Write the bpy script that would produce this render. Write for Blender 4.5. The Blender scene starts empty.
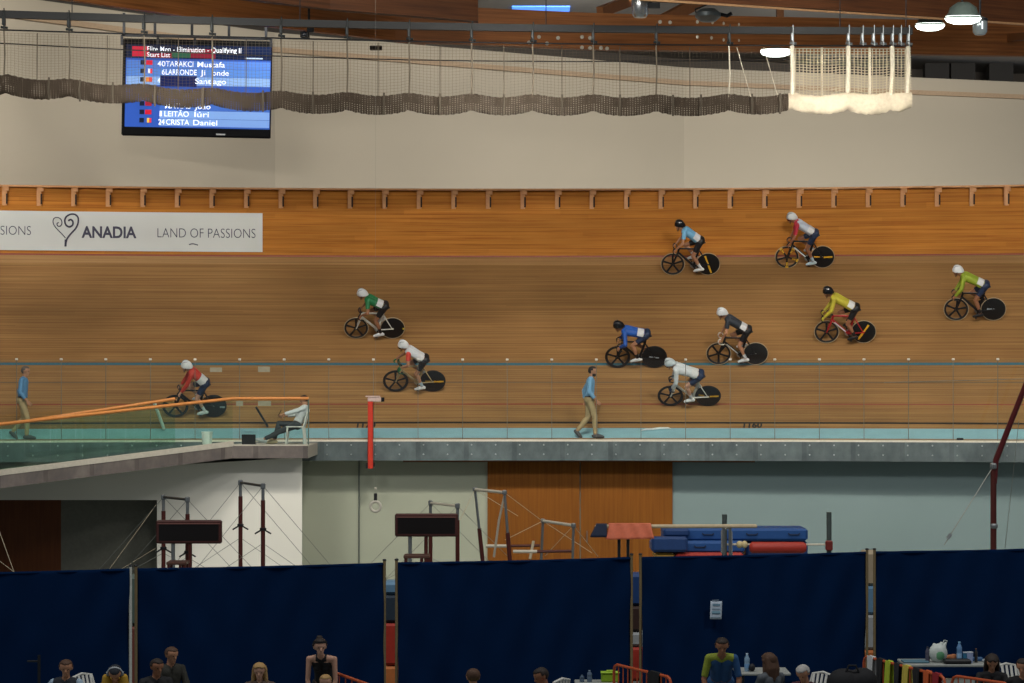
import bpy, math, random
import numpy as np
from mathutils import Vector, Matrix, noise
random.seed(7)
SC = bpy.context.scene
COL = SC.collection
F = 2364.0           # focal length in pixels of the 1024 x 683 frame
CX, HY = 512.0, 377.0
CAMZ = 1.5
V = Vector
PI = math.pi

def px(x, y, d):
    """point seen at pixel (x, y) at depth d"""
    return V(((x-CX)/F*d, d, CAMZ+(HY-y)/F*d))

def lin(h):
    h = h.lstrip('#')
    out = []
    for i in (0, 2, 4):
        c = int(h[i:i+2], 16)/255
        out.append(c/12.92 if c <= .04045 else ((c+.055)/1.055)**2.4)
    return (*out, 1)

# ---------------------------------------------------------------- materials
MATS = {}
def mat(name, hexcol, rough=.6, metal=0.0, var=.08, scale=14, spec=.4, emit=None, es=1.0, coat=0):
    key = (name, hexcol, rough, metal, var, emit, es)
    if key in MATS: return MATS[key]
    m = bpy.data.materials.new(name); m.use_nodes = True
    nt = m.node_tree; b = nt.nodes['Principled BSDF']
    c = lin(hexcol)
    b.inputs['Roughness'].default_value = rough
    b.inputs['Metallic'].default_value = metal
    b.inputs['Specular IOR Level'].default_value = spec
    tc = nt.nodes.new('ShaderNodeTexCoord'); nz = nt.nodes.new('ShaderNodeTexNoise')
    nz.inputs['Scale'].default_value = scale; nz.inputs['Detail'].default_value = 3
    nt.links.new(tc.outputs['Object'], nz.inputs['Vector'])
    rp = nt.nodes.new('ShaderNodeValToRGB')
    rp.color_ramp.elements[0].position = .3; rp.color_ramp.elements[1].position = .7
    rp.color_ramp.elements[0].color = (*[x*(1-var) for x in c[:3]], 1)
    rp.color_ramp.elements[1].color = (*[min(1, x*(1+var)) for x in c[:3]], 1)
    nt.links.new(nz.outputs['Fac'], rp.inputs['Fac'])
    nt.links.new(rp.outputs['Color'], b.inputs['Base Color'])
    if coat: b.inputs['Coat Weight'].default_value = coat
    if emit:
        b.inputs['Emission Color'].default_value = lin(emit)
        b.inputs['Emission Strength'].default_value = es
    MATS[key] = m
    return m

def wood(name, cols, su, sv, rough=.5, seam=None, seam_dark=.75, coord='UV', big=.25, spec=.3, joint=None):
    """planks along u: noise stretched along u, thin seams every `seam` metres of v"""
    m = bpy.data.materials.new(name); m.use_nodes = True
    nt = m.node_tree; b = nt.nodes['Principled BSDF']; N = nt.nodes.new; L = nt.links.new
    tc = N('ShaderNodeTexCoord'); mp = N('ShaderNodeMapping')
    mp.inputs['Scale'].default_value = (su, sv, 1)
    L(tc.outputs[coord], mp.inputs['Vector'])
    nz = N('ShaderNodeTexNoise'); nz.inputs['Scale'].default_value = 1; nz.inputs['Detail'].default_value = 5; nz.inputs['Roughness'].default_value = .65
    L(mp.outputs[0], nz.inputs['Vector'])
    rp = N('ShaderNodeValToRGB'); e = rp.color_ramp.elements
    e[0].position = .28; e[0].color = lin(cols[0]); e[1].position = .72; e[1].color = lin(cols[-1])
    if len(cols) > 2:
        x = e.new(.5); x.color = lin(cols[1])
    L(nz.outputs['Fac'], rp.inputs['Fac'])
    col = rp.outputs['Color']
    # broad tone patches
    n2 = N('ShaderNodeTexNoise'); n2.inputs['Scale'].default_value = .35; n2.inputs['Detail'].default_value = 2
    L(tc.outputs[coord], n2.inputs['Vector'])
    mr = N('ShaderNodeMapRange'); mr.inputs[1].default_value = .3; mr.inputs[2].default_value = .7
    mr.inputs[3].default_value = 1-big*.5; mr.inputs[4].default_value = 1+big*.5
    L(n2.outputs['Fac'], mr.inputs[0])
    mx = N('ShaderNodeMix'); mx.data_type = 'RGBA'; mx.blend_type = 'MULTIPLY'; mx.inputs[0].default_value = 1
    L(col, mx.inputs[6]); L(mr.outputs[0], mx.inputs[7]); col = mx.outputs[2]
    if seam:
        sp = N('ShaderNodeSeparateXYZ'); L(tc.outputs[coord], sp.inputs[0])
        d = N('ShaderNodeMath'); d.operation = 'DIVIDE'; d.inputs[1].default_value = seam; L(sp.outputs[1], d.inputs[0])
        fr = N('ShaderNodeMath'); fr.operation = 'FRACT'; L(d.outputs[0], fr.inputs[0])
        lt = N('ShaderNodeMath'); lt.operation = 'LESS_THAN'; lt.inputs[1].default_value = .1; L(fr.outputs[0], lt.inputs[0])
        # per plank tone
        fl = N('ShaderNodeMath'); fl.operation = 'FLOOR'; L(d.outputs[0], fl.inputs[0])
        wn = N('ShaderNodeTexWhiteNoise'); wn.noise_dimensions = '2D'
        cb = N('ShaderNodeCombineXYZ'); L(fl.outputs[0], cb.inputs[0])
        if joint:
            dj = N('ShaderNodeMath'); dj.operation = 'DIVIDE'; dj.inputs[1].default_value = joint; L(sp.outputs[0], dj.inputs[0])
            w0 = N('ShaderNodeTexWhiteNoise'); w0.noise_dimensions = '1D'; L(fl.outputs[0], w0.inputs['W'])
            aj = N('ShaderNodeMath'); aj.operation = 'ADD'; L(dj.outputs[0], aj.inputs[0]); L(w0.outputs['Value'], aj.inputs[1])
            fj = N('ShaderNodeMath'); fj.operation = 'FLOOR'; L(aj.outputs[0], fj.inputs[0]); L(fj.outputs[0], cb.inputs[1])
        L(cb.outputs[0], wn.inputs['Vector'])
        m3 = N('ShaderNodeMapRange'); m3.inputs[3].default_value = .9; m3.inputs[4].default_value = 1.08; L(wn.outputs['Value'], m3.inputs[0])
        m4 = N('ShaderNodeMix'); m4.data_type = 'RGBA'; m4.blend_type = 'MULTIPLY'; m4.inputs[0].default_value = 1
        L(col, m4.inputs[6]); L(m3.outputs[0], m4.inputs[7])
        m5 = N('ShaderNodeMix'); m5.data_type = 'RGBA'; m5.blend_type = 'MULTIPLY'
        L(lt.outputs[0], m5.inputs[0]); L(m4.outputs[2], m5.inputs[6]); m5.inputs[7].default_value = (seam_dark,)*3+(1,)
        col = m5.outputs[2]
    L(col, b.inputs['Base Color'])
    b.inputs['Roughness'].default_value = rough
    b.inputs['Specular IOR Level'].default_value = spec
    return m

def glass_mat(name, tint, gloss=.06):
    m = bpy.data.materials.new(name); m.use_nodes = True
    nt = m.node_tree; N = nt.nodes.new; L = nt.links.new
    out = nt.nodes['Material Output']; nt.nodes.remove(nt.nodes['Principled BSDF'])
    t = N('ShaderNodeBsdfTransparent'); t.inputs[0].default_value = (*tint, 1)
    g = N('ShaderNodeBsdfGlossy'); g.inputs['Roughness'].default_value = .02; g.inputs[0].default_value = (1, 1, 1, 1)
    tc = N('ShaderNodeTexCoord'); nz = N('ShaderNodeTexNoise'); nz.inputs['Scale'].default_value = 1.5
    L(tc.outputs['Object'], nz.inputs['Vector'])
    mr = N('ShaderNodeMapRange'); mr.inputs[3].default_value = gloss*.8; mr.inputs[4].default_value = gloss*1.2
    L(nz.outputs['Fac'], mr.inputs[0])
    x = N('ShaderNodeMixShader'); L(mr.outputs[0], x.inputs[0])
    L(t.outputs[0], x.inputs[1]); L(g.outputs[0], x.inputs[2]); L(x.outputs[0], out.inputs[0])
    return m

def net_mat(name, hexcol, cell, frac):
    """knotted cord mesh: cord where the UV grid lines run, open between"""
    m = bpy.data.materials.new(name); m.use_nodes = True
    nt = m.node_tree; N = nt.nodes.new; L = nt.links.new
    out = nt.nodes['Material Output']; b = nt.nodes['Principled BSDF']
    b.inputs['Base Color'].default_value = lin(hexcol); b.inputs['Roughness'].default_value = .9
    b.inputs['Specular IOR Level'].default_value = .1
    tr = N('ShaderNodeBsdfTranslucent'); tr.inputs[0].default_value = lin(hexcol)
    ms = N('ShaderNodeMixShader'); ms.inputs[0].default_value = .35
    L(b.outputs[0], ms.inputs[1]); L(tr.outputs[0], ms.inputs[2])
    tc = N('ShaderNodeTexCoord'); sp = N('ShaderNodeSeparateXYZ'); L(tc.outputs['UV'], sp.inputs[0])
    outs = []
    for i in (0, 1):
        d = N('ShaderNodeMath'); d.operation = 'DIVIDE'; d.inputs[1].default_value = cell; L(sp.outputs[i], d.inputs[0])
        f = N('ShaderNodeMath'); f.operation = 'FRACT'; L(d.outputs[0], f.inputs[0])
        l = N('ShaderNodeMath'); l.operation = 'LESS_THAN'; l.inputs[1].default_value = frac; L(f.outputs[0], l.inputs[0])
        outs.append(l)
    mx = N('ShaderNodeMath'); mx.operation = 'MAXIMUM'; L(outs[0].outputs[0], mx.inputs[0]); L(outs[1].outputs[0], mx.inputs[1])
    t = N('ShaderNodeBsdfTransparent')
    x = N('ShaderNodeMixShader'); L(mx.outputs[0], x.inputs[0]); L(t.outputs[0], x.inputs[1]); L(ms.outputs[0], x.inputs[2])
    L(x.outputs[0], out.inputs[0])
    return m

# ---------------------------------------------------------------- mesh builder
class MB:
    def __init__(s): s.v = []; s.f = []; s.m = []; s.uv = {}
    def add(s, vs, fs, mi=0):
        o = len(s.v); s.v += [tuple(p) for p in vs]
        for f in fs: s.f.append(tuple(i+o for i in f)); s.m.append(mi)
        return s
    def box(s, c, d, R=None, mi=0, ch=0.0):
        hx, hy, hz = d[0]/2, d[1]/2, d[2]/2
        c = V(c)
        if ch <= 0:
            P = [V((x, y, z)) for z in (-hz, hz) for y in (-hy, hy) for x in (-hx, hx)]
            fs = [(0, 2, 3, 1), (4, 5, 7, 6), (0, 1, 5, 4), (2, 6, 7, 3), (0, 4, 6, 2), (1, 3, 7, 5)]
        else:
            # chamfered box: convex hull of 24 points, faces written out
            ch = min(ch, hx*.9, hy*.9, hz*.9); P = []; idx = {}
            for sx in (-1, 1):
                for sy in (-1, 1):
                    for sz in (-1, 1):
                        for a in range(3):
                            q = [sx*(hx-ch), sy*(hy-ch), sz*(hz-ch)]
                            q[a] = (sx*hx, sy*hy, sz*hz)[a]
                            idx[(sx, sy, sz, a)] = len(P); P.append(V(q))
            fs = []
            for a in range(3):
                b_, c_ = [(1, 2), (2, 0), (0, 1)][a]
                for sg in (-1, 1):
                    def k(sb, sc_):
                        t = [0, 0, 0]; t[a] = sg; t[b_] = sb; t[c_] = sc_
                        return idx[(*t, a)]
                    q = [k(-1, -1), k(1, -1), k(1, 1), k(-1, 1)]
                    fs.append(tuple(q if sg > 0 else q[::-1]))
            for a in range(3):          # edges running along axis a
                b_, c_ = [(1, 2), (2, 0), (0, 1)][a]
                for sb in (-1, 1):
                    for sc_ in (-1, 1):
                        def k(sa, ax):
                            t = [0, 0, 0]; t[a] = sa; t[b_] = sb; t[c_] = sc_
                            return idx[(*t, ax)]
                        q = [k(-1, b_), k(1, b_), k(1, c_), k(-1, c_)]
                        if sb*sc_ > 0: q = q[::-1]
                        fs.append(tuple(q[::-1]))
            for sx in (-1, 1):
                for sy in (-1, 1):
                    for sz in (-1, 1):
                        q = [idx[(sx, sy, sz, a)] for a in range(3)]
                        fs.append(tuple(q if sx*sy*sz > 0 else q[::-1]))
        P = [(R @ p if R is not None else p)+c for p in P]
        return s.add(P, fs, mi)
    def bar(s, a, b, w, h, mi=0, up=V((0, 0, 1)), ch=0):
        a, b = V(a), V(b); d = b-a; L = d.length; x = d/L
        y = up.cross(x)
        if y.length < 1e-4: y = V((0, 1, 0)).cross(x)
        y.normalize(); z = x.cross(y)
        R = Matrix((x, y, z)).transposed()
        return s.box((a+b)/2, (L, w, h), R, mi, ch)
    def tube(s, pts, r, n=8, mi=0, cap=True, flat=None, closed=False):
        pts = [V(p) for p in pts]; k = len(pts)
        rs = r if isinstance(r, (list, tuple)) else [r]*k
        t = []
        for i in range(k):
            if closed: d = pts[(i+1) % k]-pts[i-1]
            else: d = pts[min(i+1, k-1)]-pts[max(i-1, 0)]
            t.append(d.normalized())
        u = t[0].orthogonal().normalized()
        if flat: 
            u = V(flat[0]) - t[0]*t[0].dot(V(flat[0])); u.normalize()
        vs = []; o = []
        for i in range(k):
            u = (u-t[i]*u.dot(t[i]))
            if u.length < 1e-6: u = t[i].orthogonal()
            u.normalize(); w = t[i].cross(u)
            fl = flat[1] if flat else 1.0
            for j in range(n):
                a = 2*PI*j/n
                vs.append(pts[i]+u*(math.cos(a)*rs[i]*fl)+w*(math.sin(a)*rs[i]))
        fs = []
        for i in range(k if closed else k-1):
            i2 = (i+1) % k
            for j in range(n):
                j2 = (j+1) % n
                fs.append((i*n+j, i*n+j2, i2*n+j2, i2*n+j))
        if cap and not closed:
            fs.append(tuple(reversed(range(n)))); fs.append(tuple((k-1)*n+j for j in range(n)))
        return s.add(vs, fs, mi)
    def capsule(s, a, b, ra, rb, n=12, mi=0):
        a, b = V(a), V(b); d = b-a
        L = d.length
        x = d/L if L > 1e-6 else V((0, 0, 1))
        u = x.orthogonal().normalized(); w = x.cross(u)
        rings = []
        h = 4
        for i in range(1, h+1): 
            t = -PI/2+PI/2*i/h; rings.append((a+x*(math.sin(t)*ra), math.cos(t)*ra))
        for i in range(0, h):
            t = PI/2*i/h; rings.append((b+x*(math.sin(t)*rb), math.cos(t)*rb))
        vs = [a-x*ra]
        for c, r in rings:
            for j in range(n):
                t = 2*PI*j/n; vs.append(c+u*(math.cos(t)*r)+w*(math.sin(t)*r))
        vs.append(b+x*rb); e = len(vs)-1
        fs = [(0, 1+(j+1) % n, 1+j) for j in range(n)]
        for i in range(len(rings)-1):
            for j in range(n):
                p, q = 1+i*n+j, 1+i*n+(j+1) % n
                fs.append((p, q, q+n, p+n))
        o = 1+(len(rings)-1)*n
        fs += [(e, o+j, o+(j+1) % n) for j in range(n)]
        return s.add(vs, fs, mi)
    def ell(s, c, r, R=None, nu=14, nv=9, mi=0):
        c = V(c); vs = []; fs = []
        def P(x, y, z):
            p = V((x*r[0], y*r[1], z*r[2])); return (R @ p if R is not None else p)+c
        vs.append(P(0, 0, -1))
        for i in range(1, nv):
            t = -PI/2+PI*i/nv
            for j in range(nu):
                a = 2*PI*j/nu; vs.append(P(math.cos(t)*math.cos(a), math.cos(t)*math.sin(a), math.sin(t)))
        vs.append(P(0, 0, 1)); e = len(vs)-1
        fs += [(0, 1+(j+1) % nu, 1+j) for j in range(nu)]
        for i in range(nv-2):
            for j in range(nu):
                p, q = 1+i*nu+j, 1+i*nu+(j+1) % nu; fs.append((p, q, q+nu, p+nu))
        o = 1+(nv-2)*nu
        fs += [(e, o+j, o+(j+1) % nu) for j in range(nu)]
        return s.add(vs, fs, mi)
    def lathe(s, prof, M=None, n=24, mi=0):
        """prof: (r, z) pairs, turned about z, then moved by M"""
        vs = []; fs = []
        for r, z in prof:
            for j in range(n):
                a = 2*PI*j/n; p = V((r*math.cos(a), r*math.sin(a), z)); vs.append(M @ p if M is not None else p)
        for i in range(len(prof)-1):
            for j in range(n):
                j2 = (j+1) % n; fs.append((i*n+j, i*n+j2, (i+1)*n+j2, (i+1)*n+j))
        if prof[0][0] > 1e-5: fs.append(tuple(reversed(range(n))))
        if prof[-1][0] > 1e-5: fs.append(tuple((len(prof)-1)*n+j for j in range(n)))
        return s.add(vs, fs, mi)
    def prism(s, poly, t, M=None, mi=0):
        """2-D outline in x,y extruded t along z"""
        n = len(poly)
        vs = [V((x, y, z)) for z in (0, t) for x, y in poly]
        if M is not None: vs = [M @ p for p in vs]
        fs = [tuple(reversed(range(n))), tuple(range(n, 2*n))]
        fs += [(i, (i+1) % n, (i+1) % n+n, i+n) for i in range(n)]
        return s.add(vs, fs, mi)
    def grid(s, fn, nu, nv, mi=0, uvfn=None, mifn=None):
        o = len(s.v)
        for i in range(nu+1):
            for j in range(nv+1):
                s.v.append(tuple(fn(i/nu, j/nv)))
        for i in range(nu):
            for j in range(nv):
                a = o+i*(nv+1)+j
                s.f.append((a, a+nv+1, a+nv+2, a+1)); s.m.append(mifn(i, j) if mifn else mi)
                if uvfn:
                    s.uv[len(s.f)-1] = [uvfn(i/nu, j/nv), uvfn((i+1)/nu, j/nv), uvfn((i+1)/nu, (j+1)/nv), uvfn(i/nu, (j+1)/nv)]
        return s
    def build(s, name, mats, parent=None, smooth=True, T=None):
        me = bpy.data.meshes.new(name)
        vs = s.v if T is None else [tuple(T @ V(p)) for p in s.v]
        me.from_pydata(vs, [], s.f)
        for m in (mats if isinstance(mats, (list, tuple)) else [mats]): me.materials.append(m)
        me.polygons.foreach_set('material_index', s.m)
        if s.uv:
            ul = me.uv_layers.new(name='UVMap')
            for p in me.polygons:
                if p.index in s.uv:
                    for li, q in zip(p.loop_indices, s.uv[p.index]): ul.data[li].uv = q
        if smooth:
            me.polygons.foreach_set('use_smooth', [True]*len(me.polygons))
            me.set_sharp_from_angle(angle=math.radians(38))
        me.update()
        return link(name, me, parent)

def link(name, me, parent=None):
    o = bpy.data.objects.new(name, me); COL.objects.link(o)
    if parent is not None: o.parent = parent
    return o

def thing(name, label, cat, M=None, group=None):
    o = bpy.data.objects.new(name, None); COL.objects.link(o)
    o.empty_display_size = .1
    if M is not None: o.matrix_world = M if isinstance(M, Matrix) else Matrix.Translation(V(M))
    return tag(o, label, cat, group)
def tag(o, label, cat, group=None):
    o['label'] = label; o['category'] = cat
    if group: o['group'] = group
    return o
def struct(o): o['kind'] = 'structure'; return o
def lab(o, l): o['label'] = l; return o

def text_mb(body, size, bold=0.0, ext=0.0, align='LEFT', sx=1.0, shear=0):
    cu = bpy.data.curves.new('txt', 'FONT'); cu.body = body; cu.size = size
    cu.offset = bold; cu.extrude = ext; cu.align_x = align; cu.resolution_u = 4; cu.shear = shear
    o = bpy.data.objects.new('txt', cu); COL.objects.link(o)
    dg = bpy.context.evaluated_depsgraph_get()
    me = bpy.data.meshes.new_from_object(o.evaluated_get(dg))
    m = MB(); m.add([(v.co.x*sx, v.co.y, v.co.z) for v in me.vertices], [tuple(p.vertices) for p in me.polygons])
    bpy.data.objects.remove(o); bpy.data.curves.remove(cu); bpy.data.meshes.remove(me)
    return m
def mwidth(m): xs = [p[0] for p in m.v]; return max(xs)-min(xs)
# ================================================================ THE SETTING
R0 = 65.0
FLOOR = -3.7
def RP(phi, rho, z): return V(((R0+rho)*math.sin(phi), 60-R0+(R0+rho)*math.cos(phi), z))
def proj(p): return CX+p.x/p.y*F, HY-(p.z-CAMZ)/p.y*F
AZ0, AZ1 = (.5, -.06), (1.2, .18)
SL = math.radians(42.4); S_TOP = 6.62
def bank(s):
    """(rho, z) at s metres up the boards"""
    if s <= S_TOP: return AZ1[0]+s*math.cos(SL), AZ1[1]+s*math.sin(SL)
    a = bank(S_TOP); t = math.radians(30)
    return a[0]+(s-S_TOP)*math.cos(t), a[1]+(s-S_TOP)*math.sin(t)
S_END = 7.06
RHO_F, Z_F = bank(S_END)[0]+.02, bank(S_END)[1]
def phi_at(x, rho):
    """ring angle seen at pixel column x"""
    phi = (x-CX)/F
    for _ in range(12):
        p = RP(phi, rho, 0); phi += ((x-CX)/F*p.y-p.x)/(R0+rho)
    return phi
def on_bank(x, y):
    lo, hi = -1.2, 7.0
    for _ in range(40):
        s = (lo+hi)/2; rho, z = bank(s) if s > 0 else (AZ1[0]+s*.58, AZ1[1]+s*.2)
        if proj(RP(phi_at(x, rho), rho, z))[1] > y: lo = s
        else: hi = s
    rho, z = bank(s) if s > 0 else (AZ1[0]+s*.58, AZ1[1]+s*.2)
    phi = phi_at(x, rho)
    return phi, RP(phi, rho, z)

PH0, PH1, NPH = -.34, .34, 90
def ring(mb, a, b, mi=0, flip=False, swap=False, v0=0.0, ph=(PH0, PH1), n=NPH):
    """strip between two (rho, z) section points"""
    L = math.hypot(b[0]-a[0], b[1]-a[1])
    def fn(i, j):
        t = j if not flip else 1-j
        return RP(ph[0]+(ph[1]-ph[0])*i, a[0]+(b[0]-a[0])*t, a[1]+(b[1]-a[1])*t)
    def uv(i, j):
        u = (ph[0]+(ph[1]-ph[0])*i)*R0; v = v0+L*(j if not flip else 1-j)
        return (v, u) if swap else (u, v)
    mb.grid(fn, n, 1, mi, uv)

M_track = wood('siberian_pine_boards', ['#6e4d2c', '#8b673f', '#9c7a4d'], .18, 22, .62, spec=.15, seam=.04, seam_dark=.8, big=.3, joint=6)
M_apron = wood('apron_boards', ['#8a6a48', '#a48560'], .2, 20, .5, seam=.05, big=.1)
M_azure = mat('azure_paint', '#86b0bc', .6, var=.05, scale=3)
M_black = mat('black_line_paint', '#1d1a17', .5)
M_red = mat('red_line_paint', '#7d3423', .5)
M_grey = mat('grey_line_paint', '#4f473c', .5)
M_blue = mat('blue_line_paint', '#2f5f70', .5)
M_white = mat('white_edge_paint', '#c9c4b4', .5)
mb = MB()
ring(mb, (0, -.135), (0, -.085), 4)
ring(mb, (0, -.085), (.1, -.085), 4)
ring(mb, (.1, -.085), AZ0, 1)
ring(mb, AZ0, AZ1, 2)
cuts = [(0, .17, 0), (.17, .235, 3), (.235, .885, 0), (.885, .93, 5), (.93, 1.74, 0), (1.74, 1.765, 6), (1.765, 2.42, 0), (2.42, 2.515, 7), (2.515, 6.6, 0), (6.6, S_TOP, 8), (S_TOP, S_END, 8)]
for s0, s1, mi in cuts: ring(mb, bank(s0), bank(s1), mi, v0=s0)
track = struct(mb.build('track_floor', [M_track, M_apron, M_azure, M_black, M_white, M_red, M_grey, M_blue, wood('top_margin_boards', ['#86643f', '#a07c52', '#b08c60'], .18, 22, .62, spec=.15, seam=.04, seam_dark=.85, big=.2, joint=6)], smooth=False))
lab(track, 'banked pine cycling track with red, blue and black lines')

# painted distance numbers
def paint_number(txt, x, y, name='distance_number'):
    m = text_mb(txt, .27, .010, sx=.95, shear=.1); w = mwidth(m)
    phi, _ = on_bank(x, y)
    def wrap(p):
        rho, z = bank(max(.0, .0+p[1])); nrm = (-math.sin(SL)*.006, math.cos(SL)*.006)
        return RP(phi+(p[0]-w/2)/R0, rho+nrm[0], z+nrm[1])
    m.v = [tuple(wrap((p[0], p[1]+.02, 0))) for p in m.v]
    m.build(name, M_black, track)
paint_number('1170', 364.5, 424); paint_number('1160', 751, 424)

# track edge fascia and the wall below it
M_fascia = wood('galvanised_edge_panels', ['#434d4f', '#545f61', '#626d6f'], 1.5, 2.2, .45, seam=1.22, seam_dark=.8, big=.5)
M_soffit = mat('soffit_paint', '#7d8078', .8)
mb = MB()
ring(mb, (0, -.62), (0, -.135), 0, swap=True)
fascia = struct(mb.build('trim_1', [M_fascia, M_soffit], smooth=False))
mb = MB()
ring(mb, (.0, -.62), (.95, -.62), 0, flip=False)
struct(mb.build('trim_2', M_soffit, smooth=False))
M_under = mat('pale_green_wall', '#9ba08f', .75, var=.03, scale=.6)
M_under2 = mat('blue_green_wall', '#76898a', .75, var=.03, scale=.6)  # right part of the wall is darker and bluer than the left
phm = phi_at(580, .9)
mb = MB(); ring(mb, (.9, FLOOR), (.9, -.6), 0, ph=(PH0, phm), n=40)
struct(mb.build('wall_below_track', M_under, smooth=False))
mb = MB(); ring(mb, (.9, FLOOR), (.9, -.6), 0, ph=(phm, PH1), n=40)
struct(mb.build('wall_below_track', M_under2, smooth=False))
# bolts on the fascia
mb = MB()
for i in range(-26, 30):
    for zz in (-.22, -.46):
        p = RP(i*.61/R0+.003, -.006, zz)
        mb.lathe([(.022, 0), (.018, .012), (0, .014)], Matrix.Translation(p) @ Matrix.Rotation(PI/2, 4, 'X'), 8)
lab(mb.build('bolt', mat('bolt_zinc', '#a0a7a8', .35, .7), fascia), 'zinc bolt heads on the edge panels')['kind'] = 'stuff'

# sliding wooden doors in the wall
M_door = wood('oak_veneer_door', ['#6b3c10', '#7a4916', '#85541c'], 18, .5, .6, spec=.15, big=.2)
def ring_slab(x0, x1, z0, z1, rho, t, m, name, n=12, parent=None):
    a, b = phi_at(x0, rho), phi_at(x1, rho); mb = MB()
    rect = [(rho, z0), (rho, z1), (rho+t, z1), (rho+t, z0)]
    for k in range(4):
        p, q = rect[k], rect[(k+1) % 4]; ring(mb, p, q, 0, ph=(a, b), n=n)
    for ph in (a, b):
        mb.add([RP(ph, *r) for r in rect], [(0, 1, 2, 3)])
        mb.uv[len(mb.f)-1] = [(0, 0)]*4
    return mb.build(name, m, parent, smooth=False)
d1 = struct(ring_slab(487.5, 579.6, FLOOR+.02, -.68, .80, .06, M_door, 'door_1'))
d2 = struct(ring_slab(580.6, 672.5, FLOOR+.02, -.68, .80, .06, M_door, 'door_2'))
h = MB()
for x in (573, 587):
    ph = phi_at(x, .78); h.bar(RP(ph, .77, -2.75), RP(ph, .77, -2.45), .02, .03)
h.build('handle', mat('steel', '#8d9090', .35, .9), d1)
struct(ring_slab(403, 755, -.68, -.625, .62, .12, wood('rail_wood', ['#5b3519', '#7a4a25'], 2, 20, .5), 'trim_3'))

# infield floor
mb = MB()
mb.grid(lambda i, j: V((-45+90*i, 4+70*j, FLOOR)), 8, 8, 0, lambda i, j: (90*i, 70*j))
struct(mb.build('floor', mat('infield_floor', '#7c837f', .5, var=.06, scale=.5), smooth=False))

# the barrier above the boards
M_fence = wood('orange_pine_fence', ['#8a4f18', '#a96c28', '#b87a32'], .35, 16, .65, spec=.12, seam=.12, seam_dark=.72, big=.2, joint=4)
M_post = mat('fence_post_wood', '#b58050', .55)
M_redrail = mat('red_kick_strip', '#7c3420', .5)
zT = CAMZ+(HY-190.5)/F*(60+RHO_F); zM = CAMZ+(HY-209)/F*(60+RHO_F)
mb = MB()
ring(mb, (RHO_F, Z_F), (RHO_F, Z_F+.05), 1)
ring(mb, (RHO_F, Z_F+.05), (RHO_F, zM), 0, v0=.05)
ring(mb, (RHO_F, zM), (RHO_F+.16, zM), 0)
ring(mb, (RHO_F+.16, zM), (RHO_F+.16, zT), 0, v0=1.3)
ring(mb, (RHO_F-.04, zT), (RHO_F-.04, zT+.05), 2)
ring(mb, (RHO_F-.04, zT), (RHO_F+.2, zT), 2, flip=True)
ring(mb, (RHO_F-.04, zT+.05), (RHO_F+.2, zT+.05), 2)
fence = struct(mb.build('wall_barrier', [M_fence, M_redrail, M_post], smooth=False))
lab(fence, 'orange pine barrier wall along the top of the track')
xs = []
x = 6.0
while x < 1035: xs.append(x); x += 34.55
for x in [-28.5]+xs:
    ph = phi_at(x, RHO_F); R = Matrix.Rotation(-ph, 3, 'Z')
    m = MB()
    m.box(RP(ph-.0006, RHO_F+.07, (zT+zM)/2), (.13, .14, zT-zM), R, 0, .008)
    m.box(RP(ph+.0003, RHO_F-.002, (zT+zM)/2-.07), (.045, .02, (zT-zM)*.55), R, 1)  # dark plate stands in for the shade inside the post's slot
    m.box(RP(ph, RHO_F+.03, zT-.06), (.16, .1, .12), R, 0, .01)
    m.build('post', [M_post, mat('slot_shade', '#2a190d', .8)], fence, smooth=False)

# hall wall behind the track, receding to the right
M_wall = mat('hall_wall_paint', '#b3aa99', .85, var=.02, scale=.3)
wp = [(-260, 60), (-120, 64.5), (0, 68), (275, 75.5), (684, 84), (1024, 88.2), (1180, 90)]
wx = [((x-CX)/F*d, d) for x, d in wp]
ZC = 13.2; ZTR = 11.94; ZW = 12.5
mb = MB()
for (a, b), (c, d) in zip(wx, wx[1:]):
    mb.add([(a, b, 3.5), (c, d, 3.5), (c, d, ZW), (a, b, ZW)], [(0, 1, 2, 3)])
    mb.add([(a, b, ZW), (c, d, ZW), (c, d+3, ZW), (a, b+3, ZW)], [(0, 1, 2, 3)])
struct(mb.build('wall_back', M_wall, smooth=False))
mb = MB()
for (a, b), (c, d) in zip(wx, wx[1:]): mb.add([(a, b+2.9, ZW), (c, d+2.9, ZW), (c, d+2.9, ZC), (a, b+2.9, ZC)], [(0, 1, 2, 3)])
struct(mb.build('wall_recess', mat('recess_shade', '#4a4540', .85, var=.03, scale=.3), smooth=False))  # dark tone holds the shade at the top of the wall
for x in (936, 962, 1000):
    mb = MB(); a = px(x, 60, 88.4); mb.box((a.x, 88.4, (ZW+ZC)/2), (.9, .5, ZC-ZW)); struct(mb.build('column', mat('black_column', '#141210', .7), smooth=False))
mb = MB()
for (a, b), (c, d) in zip(wx, wx[1:]): mb.bar((a, b-.06, ZTR), (c, d-.06, ZTR), .14, .16)
struct(mb.build('trim_4', mat('trim_beige', '#ab947a', .6), smooth=False))
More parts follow.
